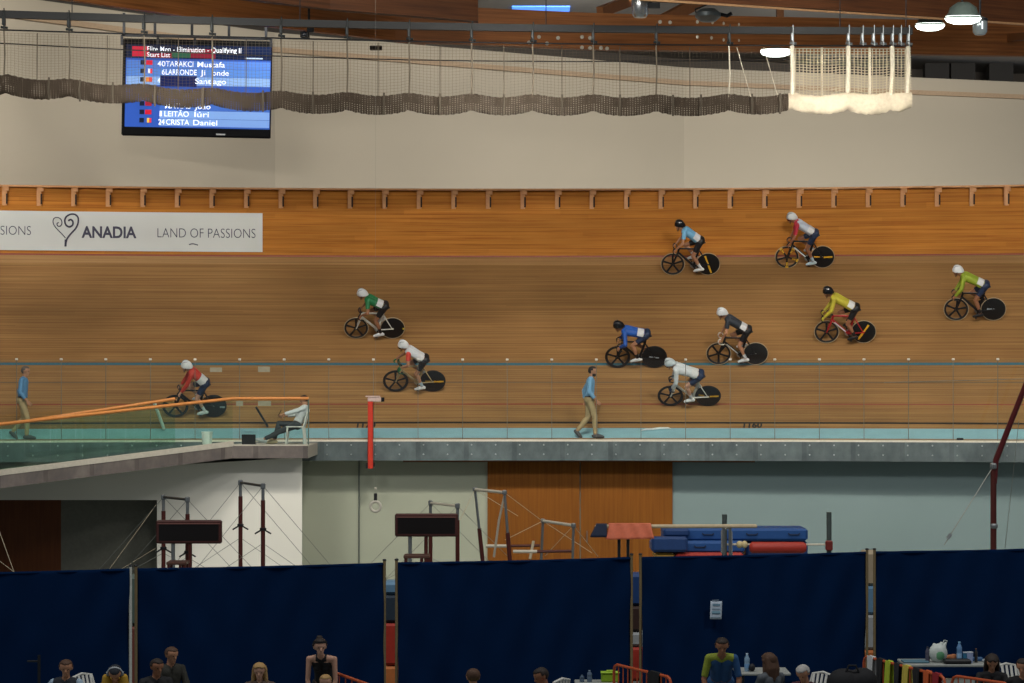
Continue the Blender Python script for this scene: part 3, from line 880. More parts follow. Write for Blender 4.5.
def rider(label, M, o):
    k = o.get('k', 1.0)
    hz, hx = o['hz'], o['hx']
    U = V((0, 0, 1))
    J = {'fup': U}
    pel = V((-.17, 0, o.get('pz', 1.03))); 
    head = V((hx, 0, hz-.125)); 
    neck = V((hx-.108, 0, hz-.21)); 
    J['pelvis'] = pel; J['neck'] = neck
    J['head'] = head
    tilt = o.get('tilt', .25)
    J['hfw'] = V((math.cos(tilt), 0, -math.sin(tilt))); J['hup'] = V((math.sin(tilt), 0, math.cos(tilt)))
    ty = o.get('turn', 0)
    if ty:
        Rm = Matrix.Rotation(ty, 3, J['hup']); J['hfw'] = Rm @ J['hfw']
    shc = pel.lerp(neck, .88)
    hands = o['hand']
    for s, sg in (('l', 1), ('r', -1)):
        S = shc+V((.01, sg*.175, -.01)); W = V((hands[0]-.075, sg*.2, hands[1]+.045))
        if s == 'r' and 'hand_r' in o: W = V((o['hand_r'][0]-.075, sg*.2, o['hand_r'][1]+.045))
        d = (W-S)
        if d.length > .565: S = S+d*(1-.565/d.length)
        e, W2 = ik(S, W, .30, .27, V((-.1, sg*.8, -1)) if not o.get('elb') else V(o['elb'][:1]+(sg*o['elb'][1],)+o['elb'][2:]))
        J['sh_'+s], J['el_'+s], J['wr_'+s] = S, e, W2
        J['hd_'+s] = V((.75, 0, -.55)); J['hn_'+s] = V((-.5, -sg*.25, -.8))
        a = o['crank']+(0 if s == 'l' else PI)
        ped = V((.165*math.cos(a), sg*.125, .285+.165*math.sin(a)))
        an = ped+V((-.125, -sg*.01, .105)); H = pel+V((0, sg*.085, -.02))
        K, an = ik(H, an, .44, .435, V((1, sg*.05, .3)))
        J['hip_'+s], J['kn_'+s], J['an_'+s] = H, K, an; J['to_'+s] = ped+V((.06, -sg*.005, .035))
    ls = o.get('sleeve', .62)
    jersey = {'abdomen': (.0, 1, 0), 'chest': (-1, 2, 0), 'shoulder': (0, 1, o.get('sh_m', 0)), 'upper_arm': (0, ls, o.get('sl_m', 0))}
    if o.get('long'): jersey['upper_arm'] = (0, 1, o.get('sl_m', 0)); jersey['forearm'] = (0, o['long'], o.get('sl_m', 0))
    if o.get('low_m') is not None: jersey['abdomen'] = (.0, 1, o['low_m'])
    gs = [('jersey', jersey, .017, o['jersey'], .002),
          ('shorts', {'pelvis': (-1, 2, 0), 'thigh': (0, .68, 0)}, .011, [o['shorts']]),
          ('sock', {'shin_l': (o.get('sock_t', .62), .93), 'foot': (0, .0)}, .004, [o['sock']]),
          ('sock', {'shin_r': (o.get('sock_t', .62), .93)}, .004, [o['sock']]),
          ('shoe', {'foot_l': (0, 1), 'shin_l': (.93, 1)}, .007, [o['shoe']]),
          ('shoe', {'foot_r': (0, 1), 'shin_r': (.93, 1)}, .007, [o['shoe']])]
    if o.get('glove'): gs += [('glove', {'hand_l': (0, 1)}, .003, [o['glove']]), ('glove', {'hand_r': (0, 1)}, .003, [o['glove']])]
    root, J, out = figure(label, M, J, o.get('skin', SKIN), gs, None, k=k, curl=.75)
    helmet(root, J, o['helmet'], o['accent'], o.get('visor'), o.get('stripe'))
    # race number on the lower back and hip
    up = (neck-pel).normalized(); nb = V((-up.z, 0, up.x)); 
    bib = MB(); c0 = pel+up*o.get('bib_u', .16)+V((0, .0, 0))
    hw, hh = o.get('bib', (.10, .085)); ang = o.get('bib_a', .75)
    R_ = .112
    def bp(u, v, e): 
        a = ang+(u*2-1)*hw/.12
        return c0+up*((v*2-1)*hh)+(nb*math.cos(a)*(R_+.011+e)+V((0, 1, 0))*math.sin(a)*(R_+.058+e))
    bib.grid(lambda u, v: bp(u, v, .008), 6, 4); bib.grid(lambda u, v: bp(1-u, v, .004), 6, 4)
    nbm = mat('race_number_cloth', '#c3c4c4', .7)
    nb_o = bib.build('race_number', nbm, root)
    if o.get('bar_mark') is not None:
        mk = MB(); mk.grid(lambda u, v: bp(.25+.5*u, .3+.4*v, .0105), 4, 2); 
    return root

# ---------------------------------------------------------------- track bicycles
M_carbon = mat('carbon_black', '#15161a', .35, var=.1); M_disc = mat('disc_carbon', '#101114', .4, var=.12)
M_tan = mat('tan_tyre', '#9c8c72', .7); M_blk = mat('black_tyre', '#18181a', .7); M_alu = mat('bare_alloy', '#9c9c9c', .3, .8)
M_yel = mat('yellow_decal', '#c79a22', .45, var=.03)
def bicycle(label, M, o):
    t = thing('track_bicycle', label, 'bicycle', M)
    fm = o['frame']; fk = o.get('fork', fm); ty = o['tyre']
    WR = .335; fa = V((.575, 0, WR)); ra = V((-.4, 0, WR)); bb = V((0, 0, .285))
    st = V((-.155, 0, .79)); hd = V((.40, 0, .80)); hd2 = V((.435, 0, .68)); sad = V((-.20, 0, .96))
    A = V((0, 1, 0))
    m = MB()
    m.tube([hd2+V((-.005, 0, .01)), bb], [.030, .034], 10, flat=(A, .55))
    m.tube([hd, st], [.026, .022], 10, flat=(A, .6))
    m.tube([st+V((-.006, 0, .03)), bb], [.030, .034], 10, flat=(A, .55))
    m.tube([hd+V((-.008, 0, .03)), hd2], .03, 10, flat=(A, .75))
    for sg in (1, -1):
        m.tube([st+V((.01, sg*.012, -.03)), ra+V((.02, sg*.05, .02))], [.016, .012], 8)
        m.tube([bb+V((-.03, sg*.02, 0)), ra+V((.02, sg*.055, 0))], [.02, .013], 8)
        m.box(ra+V((-.0, sg*.058, 0)), (.06, .008, .04), None, 0, .003)
    m.lathe([(.03, -.04), (.03, .04)], Matrix.Translation(bb) @ Matrix.Rotation(PI/2, 4, 'X'), 14)
    frm = m.build('frame', fm, t)
    if o.get('tube_mark'):
        d = MB(); q = hd2.lerp(bb, .15), hd2.lerp(bb, .85); d.bar(q[0]+V((0, .0165, .0)), q[1]+V((0, .0185, 0)), .004, .035, up=V((0, 1, 0)))
        d.v = d.v; 
        dd = MB(); a, b = q; dr = (b-a).normalized(); n_ = dr.cross(V((0, 1, 0)))
        for sg in (1, -1):
            y = V((0, sg*.021, 0)); vs = [a+n_*.016+y, b+n_*.016+y, b-n_*.016+y, a-n_*.016+y]
            vs2 = [p+V((0, sg*.002, 0)) for p in vs]; dd.add(vs+vs2, [(0, 1, 2, 3), (7, 6, 5, 4), (0, 4, 5, 1), (1, 5, 6, 2), (2, 6, 7, 3), (3, 7, 4, 0)])
        lab(dd.build('tube_stripe', o['tube_mark'], frm, smooth=False), 'pale stripe on the down tube')
    m = MB(); m.tube([st+V((-.008, 0, .02)), sad+V((.02, 0, -.03))], [.019, .017], 10, flat=(A, .6)); m.build('seat_post', M_carbon, t)
    m = MB(); m.tube([sad+V((-.13, 0, .015)), sad+V((-.10, 0, .02)), sad+V((-.02, 0, .012)), sad+V((.08, 0, .012)), sad+V((.14, 0, .004))], [.03, .065, .05, .022, .014], 12, flat=(V((0, 0, 1)), .3)); m.build('saddle', o.get('saddle', M_carbon), t)
    m = MB()
    m.tube([hd2, hd2+V((.012, 0, -.02))], .026, 10)
    for sg in (1, -1): m.tube([hd2+V((.008, sg*.03, -.01)), V((.50, sg*.05, .52)), fa+V((0, sg*.052, 0))], [.024, .021, .013], 10, flat=(A, .55))
    m.tube([hd2+V((.008, -.035, -.01)), hd2+V((.008, .035, -.01))], .022, 8)
    fo = m.build('fork', fk, t)
    hx, hz = o['hand']; hz -= .0
    m = MB(); m.tube([hd+V((-.005, 0, .02)), V((.46, 0, .845))], .02, 10)
    m.tube([V((.46, -.05, .845)), V((.46, .05, .845))], .02, 10); m.build('stem', M_carbon, t)
    m = MB()
    for sg in (1, -1):
        pts = [V((.46, 0, .845)), V((.462, sg*.12, .848)), V((.49, sg*.185, .846)), V((hx-.02, sg*.2, max(hz+.05, .81))), V((hx+.015, sg*.2, max(hz, .76))), V((hx-.01, sg*.2, min(hz-.06, .72))), V((hx-.08, sg*.2, min(hz-.085, .695))), V((hx-.14, sg*.2, min(hz-.08, .70)))]
        m.tube([V(p) for p in spl([tuple(p) for p in pts], 4)], .0155, 8)
    m.build('handlebar', o.get('bar', M_carbon), t)
    # wheels
    T_ = lambda c, y=0: Matrix.Translation(c+V((0, y, 0))) @ Matrix.Rotation(PI/2, 4, 'X')
    def tyre(c, par):
        m = MB(); m.tube([c+V((math.cos(a)*(WR-.0125), 0, math.sin(a)*(WR-.0125))) for a in [2*PI*i/40 for i in range(40)]], .0125, 8, closed=True); m.build('tyre', ty, par)
    m = MB()
    ring_ = [2*PI*i/40 for i in range(40)]
    m.tube([fa+V((math.cos(a)*.295, 0, math.sin(a)*.295)) for a in ring_], .03, 8, closed=True, flat=(A, .42))
    fw = m.build('front_wheel', M_carbon, t)
    ns = 5; s0 = o.get('spin', .3)
    for i in range(ns):
        a = s0+2*PI*i/ns; u = V((math.cos(a), 0, math.sin(a))); m = MB()
        m.tube([fa+u*.02, fa+u*.1, fa+u*.27], [.034, .024, .032], 10, flat=(A, .35)); m.build('spoke', o.get('spoke', M_carbon), fw)
        if o.get('spoke_mark') and i in o['spoke_mark']:
            m = MB(); w_ = u.cross(A)
            for r0, r1, ww in ((.15, .25, .02), (.27, .315, .045)):
                vs = [fa+u*r0+w_*ww+V((0, .0145, 0)), fa+u*r1+w_*ww+V((0, .0145, 0)), fa+u*r1-w_*ww+V((0, .0145, 0)), fa+u*r0-w_*ww+V((0, .0145, 0))]
                m.add(vs+[p+V((0, .003, 0)) for p in vs], [(0, 1, 2, 3), (7, 6, 5, 4), (0, 4, 5, 1), (1, 5, 6, 2), (2, 6, 7, 3), (3, 7, 4, 0)])
            lab(m.build('decal', M_yel, fw, smooth=False), 'yellow decal on a spoke')
    m = MB(); m.lathe([(0, -.055), (.018, -.055), (.03, -.03), (.03, .03), (.018, .055), (0, .055)], T_(fa), 16); m.build('hub', o.get('hub', M_carbon), fw)
    tyre(fa, fw)
    m = MB(); m.lathe([(0, -.03), (.03, -.03), (.2, -.022), (.312, -.011), (.322, 0), (.312, .011), (.2, .022), (.03, .03), (0, .03)], T_(ra), 44)
    rw = m.build('rear_wheel', o.get('disc', M_disc), t); lab(rw, 'solid disc rear wheel')
    m = MB(); m.lathe([(0, -.06), (.014, -.06), (.022, -.03), (.022, .03), (.014, .06), (0, .06)], T_(ra), 14); m.build('hub', M_alu, rw)
    tyre(ra, rw)
    for dc in o.get('decal', []):
        r0, r1, w_, a, c_ = dc
        u = V((math.cos(a), 0, math.sin(a))); q = u.cross(A); m = MB()
        for sg in (1, -1):
            pts = []
            for r, ww in ((r0, w_*.8), (r0+(r1-r0)*.35, w_), (r0+(r1-r0)*.7, w_*.7), (r1, w_)):
                rr = abs(r); y = sg*(.0325-.02*(rr/.31)**1.3)
                pts.append((ra+u*r+q*ww+V((0, y, 0)), ra+u*r-q*ww+V((0, y, 0))))
            for (p0, p1), (p2, p3) in zip(pts, pts[1:]):
                e = V((0, sg*.002, 0)); vs = [p0, p2, p3, p1]; m.add(vs+[p+e for p in vs], [(0, 1, 2, 3), (7, 6, 5, 4), (0, 4, 5, 1), (1, 5, 6, 2), (2, 6, 7, 3), (3, 7, 4, 0)])
        lab(m.build('decal', c_, rw, smooth=False), 'bright decal on the disc wheel')
    # drive
    m = MB(); m.lathe([(.05, -.004), (.098, -.003), (.1, 0), (.098, .003), (.05, .004)], T_(bb, -.048), 28)
    for i in range(5):
        a = 2*PI*i/5; m.bar(bb+V((0, -.048, 0)), bb+V((math.cos(a)*.08, -.048, math.sin(a)*.08)), .008, .02)
    m.build('chainring', o.get('ring', M_alu), t)
    m = MB(); 
    m.tube([bb+V((0, -.048, .099)), ra+V((0, -.048, .036)), ra+V((-.036, -.048, 0)), ra+V((0, -.048, -.036)), bb+V((0, -.048, -.099))], .005, 6); m.build('chain', M_alu, t)
    for sg, ph in ((1, 0), (-1, PI)):
        a = o['crank']+ph; e = bb+V((.165*math.cos(a), sg*.07, .165*math.sin(a))); m = MB()
        m.tube([bb+V((0, sg*.055, 0)), e], [.018, .012], 8, flat=(A, .5)); c = m.build('crank', o.get('crank_m', M_carbon), t)
        m = MB(); m.box(e+V((0, sg*.055, 0)), (.07, .08, .018), None, 0, .004); m.build('pedal', M_carbon, c)
    return t

# colours
def cl(n, h): return mat('lycra_'+n, h, .55, var=.05)
H_white = mat('helmet_white', '#c9cccd', .3, var=.02); H_black = mat('helmet_black', '#131417', .25); A_dark = mat('helmet_dark_vent', '#2b2d33', .5); A_grey = mat('helmet_grey', '#8f959a', .4)
NAVY = cl('navy', '#1b2a45'); BLACK = cl('black', '#17181c'); DGREY = cl('charcoal', '#2c3138')
S_white = mat('shoe_white', '#c8cbcd', .4); S_black = mat('shoe_black', '#17181b', .4); K_white = cl('white', '#bfc4c8'); K_black = BLACK; K_pale = cl('pale_blue', '#94abb8')
VIS = mat('smoked_visor', '#1a1d24', .1, .3)
W_ = K_white
riders = [
 # mid px, ground px, lean, rider look, bicycle look
 dict(x=195.2, y=416, lean=30, hz=1.62, hx=.30, hand=(.50, .80), crank=-1.95, tilt=.1, bib=(.15, .135), bib_a=1.0, bib_u=.10, jersey=[cl('red', '#b03427'), W_], low_m=0, long=.9, shorts=NAVY, helmet=H_white, accent=A_grey, sock=W_, shoe=S_white, skin=SKIN3,
      lab='cyclist in a red long-sleeved top and white helmet riding behind the ramp handrail',
      b=dict(frame=M_carbon, tyre=M_blk, decal=[(-.29, -.16, .03, .1, mat('grey_decal', '#8a9398'))]), blab='black track bicycle under the red-topped cyclist behind the glass ramp balustrade'),
 dict(x=375, y=337.4, lean=33, hz=1.5, hx=.42, hand=(.50, .80), crank=-1.4, jersey=[cl('green', '#1f6b3f'), W_], shorts=BLACK, helmet=H_white, accent=A_grey, sock=K_black, shoe=S_white, skin=SKIN2, sock_t=.6,
      lab='cyclist in a green jersey and white helmet, highest of the three riders at left',
      b=dict(frame=mat('frame_white', '#c0c0b8', .3), fork=mat('frame_white', '#c0c0b8', .3), tyre=M_tan, decal=[(-.31, -.27, .03, .05, mat('lemon_decal', '#d6c23a', .4))]), blab='white framed track bicycle with a black disc wheel under the green-jersey cyclist'),
 dict(x=414.9, y=390.4, lean=34, hz=1.55, hx=.39, hand=(.50, .84), hand_r=(.62, .86), crank=-1.6, tilt=.1, jersey=[W_, cl('coral', '#bf4034')], sl_m=1, sh_m=0, shorts=BLACK, helmet=H_white, accent=A_grey, sock=K_pale, shoe=S_white, skin=SKIN, glove=cl('green', '#1f6b3f'),
      visor=VIS, lab='cyclist in a white jersey with coral sleeves, right of the red camera post',
      b=dict(frame=mat('frame_champagne', '#9c8a66', .35), tyre=M_blk, bar=mat('frame_green', '#1d4f39', .4), decal=[(-.28, -.02, .028, .02, M_yel), (.05, .2, .022, .06, mat('ochre_decal', '#8a6a20'))]), blab='champagne framed track bicycle with a yellow bar on its disc, under the coral-sleeved cyclist'),
 dict(x=636.6, y=366.6, lean=31, hz=1.38, hx=.56, hand=(.585, .70), crank=-.3, tilt=.35, jersey=[cl('blue', '#1f4f9c'), W_], long=.95, shorts=NAVY, helmet=H_black, accent=A_dark, sock=K_black, shoe=S_white, skin=SKIN,
      lab='cyclist crouched low in a bright blue long-sleeved top and black helmet',
      b=dict(frame=M_carbon, tyre=M_blk, decal=[(-.12, .14, .018, .12, mat('grey_decal', '#8a9398'))]), blab='all black track bicycle with a pale mark on its disc under the blue-topped cyclist'),
 dict(x=689.8, y=404.7, lean=38, hz=1.5, hx=.60, hand=(.60, .70), crank=-.5, tilt=.35, jersey=[cl('white', '#bfc4c8'), cl('maroon', '#7c2f3a')], long=.95, shorts=NAVY, helmet=mat('helmet_pale_grey', '#b4bec2', .3), accent=A_grey, sock=W_, shoe=S_white, skin=SKIN3, glove=NAVY,
      visor=VIS, lab='cyclist in an all white long-sleeved top, right of the walking bearded man',
      b=dict(frame=mat('frame_white', '#c0c0b8', .3), tyre=M_blk, decal=[(-.27, -.05, .026, .0, M_yel), (.1, .25, .03, .2, mat('ochre_decal', '#8a6a20'))]), blab='white framed track bicycle with a yellow bar on its disc under the all white cyclist'),
 dict(x=691, y=274, lean=26, hz=1.6, hx=.40, hand=(.55, .82), crank=-2.1, tilt=.15, jersey=[cl('sky', '#6ea6c8'), W_], shorts=BLACK, helmet=H_black, accent=A_dark, sock=W_, shoe=S_white, skin=SKIN,
      lab='cyclist in a sky blue jersey and black helmet by the top barrier',
      b=dict(frame=M_carbon, tyre=M_tan, decal=[(-.28, .26, .026, 1.25, M_yel)]), blab='black track bicycle with a steep yellow stripe on its disc, under the sky blue cyclist'),
 dict(x=805.3, y=267, lean=25, hz=1.6, hx=.46, hand=(.56, .77), crank=-1.75, tilt=.2, jersey=[cl('silver', '#a9b3bf'), cl('crimson', '#b02c3d')], sl_m=1, sh_m=1, sleeve=.9, shorts=NAVY, helmet=H_white, accent=A_grey, sock=K_pale, shoe=mat('shoe_pale', '#9fb0b8', .4), skin=SKIN2, visor=mat('red_visor', '#6b1f1c', .15, .2),
      lab='cyclist in a silver jersey with crimson shoulders, highest rider on the track',
      b=dict(frame=M_carbon, tube_mark=W_, tyre=M_tan, spoke_mark=(0, 2, 3, 4), spin=-1.55, decal=[(-.27, -.03, .028, .0, M_yel), (.07, .24, .022, .05, M_yel)]), blab='black track bicycle with yellow marks on both wheels, nearest the top barrier'),
 dict(x=737.7, y=363.7, lean=27, hz=1.62, hx=.50, hand=(.57, .80), crank=-1.7, tilt=.25, jersey=[DGREY, cl('slate', '#3d4b5c')], low_m=0, shorts=BLACK, helmet=H_white, accent=A_grey, sock=W_, shoe=S_white, skin=SKIN,
      lab='cyclist in a charcoal grey jersey and white helmet, just above the blue line',
      b=dict(frame=M_carbon, tube_mark=mat('grey_mark', '#a9a9a4', .4), tyre=M_tan, bar=mat('bar_white', '#c4c2b8', .4), disc=mat('disc_dark_grey', '#1a1b1d', .35), spin=.95), blab='black track bicycle with white handlebar tape standing on the blue line'),
 dict(x=845.6, y=342, lean=26, hz=1.6, hx=.55, hand=(.70, .82), crank=-1.95, tilt=.25, jersey=[cl('yellow', '#a89e30'), W_], long=1.0, shorts=BLACK, helmet=H_black, accent=A_dark, sock=K_black, shoe=S_black, skin=SKIN2, glove=cl('yellow', '#a89e30'),
      lab='cyclist in a yellow long-sleeved top and black helmet reaching forward',
      b=dict(frame=mat('frame_red', '#a01f22', .35), fork=mat('frame_red', '#a01f22', .35), tube_mark=W_, tyre=M_tan, decal=[(-.26, .24, .03, 2.15, M_yel)]), blab='red framed track bicycle with a slanted yellow stripe on its disc'),
 dict(x=975.3, y=319.5, lean=25, hz=1.55, hx=.55, hand=(.67, .76), crank=-1.2, tilt=.15, jersey=[cl('lime', '#86982c'), W_], long=1.0, shorts=NAVY, helmet=H_white, accent=A_grey, sock=K_black, shoe=S_black, skin=SKIN2,
      lab='cyclist in a lime green long-sleeved top and white helmet, rightmost on the track',
      b=dict(frame=M_carbon, tyre=M_tan, spin=1.7, decal=[(-.03, .17, .03, .05, mat('grey_decal', '#8a9398'))]), blab='black track bicycle with tan tyres under the lime-topped cyclist'),
]
for r in riders:
    phi, p = on_bank(r['x']-.6, r['y']+1.6)
    fwd = V((-math.cos(phi), math.sin(phi), 0)); nin = V((-math.sin(phi), -math.cos(phi), 0))
    l = math.radians(r['lean']); up = V((0, 0, 1))*math.cos(l)+nin*math.sin(l); lf = up.cross(fwd)
    q = p-fwd*.0875+V((0, 0, .012))+nin*.012
    M = Matrix(((fwd.x, lf.x, up.x, q.x), (fwd.y, lf.y, up.y, q.y), (fwd.z, lf.z, up.z, q.z), (0, 0, 0, 1)))
    bo = dict(r['b']); bo.setdefault('hand', r['hand']); bo['crank'] = r['crank']
    bicycle(r['blab'], M, bo)
    rider(r['lab'], M, r)
# ---------------------------------------------------------------- people on foot and seated
UP = V((0, 0, 1))
def dirv(yaw, pitch=0): return V((math.cos(yaw)*math.cos(pitch), math.sin(yaw)*math.cos(pitch), math.sin(pitch)))
def head_of(J, neck, yaw=0, nod=0, k=1.0, fwd=.03):
    f = dirv(yaw, -nod); s = UP.cross(f).normalized(); u = f.cross(s).normalized()
    J['hfw'], J['hup'] = f, u; J['head'] = neck+V((fwd*math.cos(yaw), fwd*math.sin(yaw), 0))*k+V((0, 0, .155*k))-f*0
def walk_pose(k=1.0, stride=.36, yaw=0):
    J = {'pelvis': V((0, 0, .96*k)), 'neck': V((.03*k, 0, 1.47*k))}
    head_of(J, J['neck'], yaw, .06, k, .04)
    for s, sg, ft, arm in (('r', -1, V((stride*.42, 0, 0)), (.16, .92)), ('l', 1, V((-stride*.95, 0, .0)), (-.10, .9))):
        J['sh_'+s] = V((.02*k, sg*.185*k, 1.42*k)); J['hip_'+s] = V((0, sg*.09*k, .93*k))
        front = ft.x > 0
        A = V((ft.x*k, sg*.08*k, (.085 if front else .17)*k))
        K, A = ik(J['hip_'+s], A, .435*k, .43*k, V((1, 0, .1))); J['kn_'+s], J['an_'+s] = K, A
        J['to_'+s] = A+(V((.19, 0, -.05)) if front else V((.11, 0, -.145)))*k
        W = V((arm[0]*k, sg*.24*k, arm[1]*k)); e, W = ik(J['sh_'+s], W, .30*k, .265*k, V((-1, sg*.3, 0)))
        J['el_'+s], J['wr_'+s] = e, W; J['hd_'+s] = (W-e).normalized()+V((.25, 0, -.1)); J['hn_'+s] = V((0, -sg, -.1)) 
    return J
def garment_walk(shirt, trousers, shoe, belt):
    return [('shirt', {'abdomen': (-.2, 1), 'chest': (-1, 2), 'shoulder': (0, 1), 'upper_arm': (0, 1), 'forearm': (0, .72), 'neck': (0, .12)}, .014, [shirt], .006),
            ('trousers', {'pelvis': (-1, 2), 'thigh': (0, 1), 'shin': (0, .95)}, .014, [trousers], .006),
            ('belt', {'pelvis': (.05, .15), 'abdomen': (.03, .12)}, .02, [belt]),
            ('shoe', {'foot_l': (0, 1), 'shin_l': (.97, 1)}, .009, [shoe]), ('shoe', {'foot_r': (0, 1), 'shin_r': (.97, 1)}, .009, [shoe])]
BELT = mat('belt_leather', '#1a1715', .5); KHAKI = mat('khaki_cotton', '#a08d68', .8, var=.05); DENIM = mat('light_blue_shirt', '#6f9cc0', .8, var=.06); DENIM2 = mat('blue_shirt', '#5684ad', .8, var=.06)
SNEAK = mat('grey_sneaker', '#45484a', .6); HAIRB = mat('hair_dark_brown', '#241a14', .7); HAIRG = mat('hair_greying', '#5a5048', .7); HAIRBR = mat('hair_brown', '#4a3222', .7); HAIRBL = mat('hair_blond', '#a08050', .7); HAIRGR = mat('hair_grey', '#a3a19c', .7)
def stand_at(x, y, rho):
    """flat apron point seen at pixel column x"""
    ph = phi_at(x, rho); return RP(ph, rho, -.095+.035*(rho-.1)/.4)
J = walk_pose(1.05, .33)
figure('bearded man in a light blue shirt and khaki trousers walking along the azure band', Matrix.Translation(stand_at(589.5, 0, .44)), J, SKIN, garment_walk(DENIM, KHAKI, SNEAK, BELT), (HAIRB, 'short'), beard=HAIRB, voxel=.0095, curl=.35, k=1.05)
J = walk_pose(1.05, .28, -.05)
figure('man in a blue shirt and khaki trousers walking behind the ramp glass at far left', Matrix.Translation(stand_at(22.5, 0, .44)), J, SKIN, garment_walk(DENIM2, KHAKI, SNEAK, BELT), (HAIRG, 'short'), voxel=.0095, curl=.35, k=1.05)

# white plastic chair ----------------------------------------------------------
M_plast = mat('white_plastic', '#c9cac4', .4)
def plastic_chair(label, M, m=None, group=None, arms=False):
    m = m or M_plast
    t = thing('plastic_chair', label, 'chair', M, group)
    s = MB(); s.grid(lambda u, v: V((-.21+.43*u, (v-.5)*(.44-.04*(1-u)), .445-.02*math.sin(v*PI)+.012*(u > .9))), 8, 8)
    s.grid(lambda u, v: V((-.21+.43*u, (.5-v)*(.44-.04*(1-u)), .425-.02*math.sin(v*PI))), 8, 8)
    for sg in (1, -1): s.tube([(-.2, sg*.2, .435), (.2, sg*.22, .437)], .014, 8)
    s.tube([(.215, -.2, .437), (.22, .2, .437)], .014, 8)
    s.build('seat', m, t)
    b = MB()
    for i in range(5):
        y = (i-2)*.075; b.tube([(-.2, y*.9, .44), (-.235, y, .6), (-.30, y*1.05, .84)], .014, 8, flat=(V((0, 1, 0)), 1.6))
    b.tube([(-.2, -.21, .44), (-.24, -.215, .6), (-.305, -.19, .83), (-.315, 0, .865), (-.305, .19, .83), (-.24, .215, .6), (-.2, .21, .44)], .018, 8)
    b.build('backrest', m, t)
    for sx, sg in ((.19, 1), (.19, -1), (-.19, 1), (-.19, -1)):
        l = MB(); l.tube([(sx, sg*.195, .43), (sx*1.22, sg*.225, .0)], [.024, .017], 8); l.build('leg', m, t)
    return t
def sit_pose(k=1.0, seat=.46, lean=-.05, yaw=0, nod=.1, hands=((.30, .14, .66), (.30, -.14, .66)), feet=.42, slump=0):
    J = {'pelvis': V((-.02, 0, seat+.10*k)), 'neck': V((-.02+math.sin(lean)*.5*k+slump*.2, 0, seat+.10*k+.51*k*math.cos(lean)-slump*.1))}
    head_of(J, J['neck'], yaw, nod, k, .035+slump*.12)
    for (s, sg), h in zip((('l', 1), ('r', -1)), hands):
        d = (J['neck']-J['pelvis']); J['sh_'+s] = J['pelvis']+d*.9+V((0, sg*.18*k, 0)); J['hip_'+s] = J['pelvis']+V((.01, sg*.09*k, -.02))
        f = feet[0 if s == 'l' else 1] if isinstance(feet, tuple) else feet
        K, A = ik(J['hip_'+s], V((f, sg*.1*k, .085)), .43*k, .43*k, V((.4, 0, 1))); J['kn_'+s], J['an_'+s] = K, A
        J['to_'+s] = A+V((.19*k, 0, -.045))
        e, W = ik(J['sh_'+s], V(h), .295*k, .26*k, V((-.5, sg*.6, -.6))); J['el_'+s], J['wr_'+s] = e, W
        J['hd_'+s] = (W-e).normalized()*.6+V((.4, -sg*.3, 0)); J['hn_'+s] = V((0, 0, -1))
    return J
def garment_sit(top, bottom, shoe, long=.9, sleeve_m=None, off=.013):
    tops = [top] if not isinstance(top, list) else top
    mi = 1 if len(tops) > 1 else 0
    spec = {'abdomen': (-1, 2, 0), 'chest': (-1, 2, 0), 'shoulder': (0, 1, 0), 'upper_arm': (0, 1 if long > 0 else .55, mi), 'neck': (0, .1, 0)}
    if long > 0: spec['forearm'] = (0, long, mi)
    return [('top', spec, off, tops, .006), ('trousers', {'pelvis': (-1, 2), 'thigh': (0, 1), 'shin': (0, .94)}, .012, [bottom], .005),
            ('shoe', {'foot_l': (0, 1), 'shin_l': (.97, 1)}, .009, [shoe]), ('shoe', {'foot_r': (0, 1), 'shin_r': (.97, 1)}, .009, [shoe])]
# official on the landing, leaning back, facing left
q = px(296, 446, 58.3); q.z = -.16
Mst = Matrix.Translation(q) @ rotz(PI)
plastic_chair('white plastic chair on the landing carrying the seated official', Mst)
J = sit_pose(.97, seat=.40, lean=-.46, yaw=0, nod=.3, hands=((.30, .10, .74), (.26, -.12, .70)), feet=(.86, .56))
J['kn_l'] = V((.42, .1, .56)); 
for s in 'lr':
    sg = 1 if s == 'l' else -1
    K, A = ik(J['hip_'+s], V((.86 if s == 'l' else .55, sg*.09, .09)), .44, .44, V((.3, 0, 1))); J['kn_'+s], J['an_'+s] = K, A; J['to_'+s] = A+V((.17, 0, .0 if s == 'l' else -.05))
figure('seated official in a white top and dark trousers holding a phone on the landing', Mst, J, SKIN,
       [('top', {'abdomen': (-1, 2), 'chest': (-1, 2), 'shoulder': (0, 1), 'upper_arm': (0, 1), 'forearm': (0, .85)}, .018, [mat('white_cotton', '#bfc4c6', .8)], .008),
        ('trousers', {'pelvis': (-1, 2), 'thigh': (0, 1), 'shin': (0, .9)}, .014, [mat('dark_grey_trousers', '#2f3538', .8)], .005),
        ('shoe', {'foot_l': (0, 1)}, .012, [mat('white_trainer', '#b6bcbc', .5)]), ('shoe', {'foot_r': (0, 1)}, .012, [mat('cream_trainer', '#b8a984', .5)])], (HAIRB, 'short'), voxel=.0095)
m = MB(); hp = Mst @ (J['wr_l']+J['hd_l'].normalized()*.085+V((.02, -.02, .05)))
m.box((0, 0, 0), (.012, .075, .15), Matrix.Rotation(.5, 3, 'Y'), 0, .004); ph = m.build('phone', mat('black_phone', '#121316', .25), smooth=False)
ph.location = hp; tag(ph, 'black phone held up in the seated official\'s hand', 'phone')

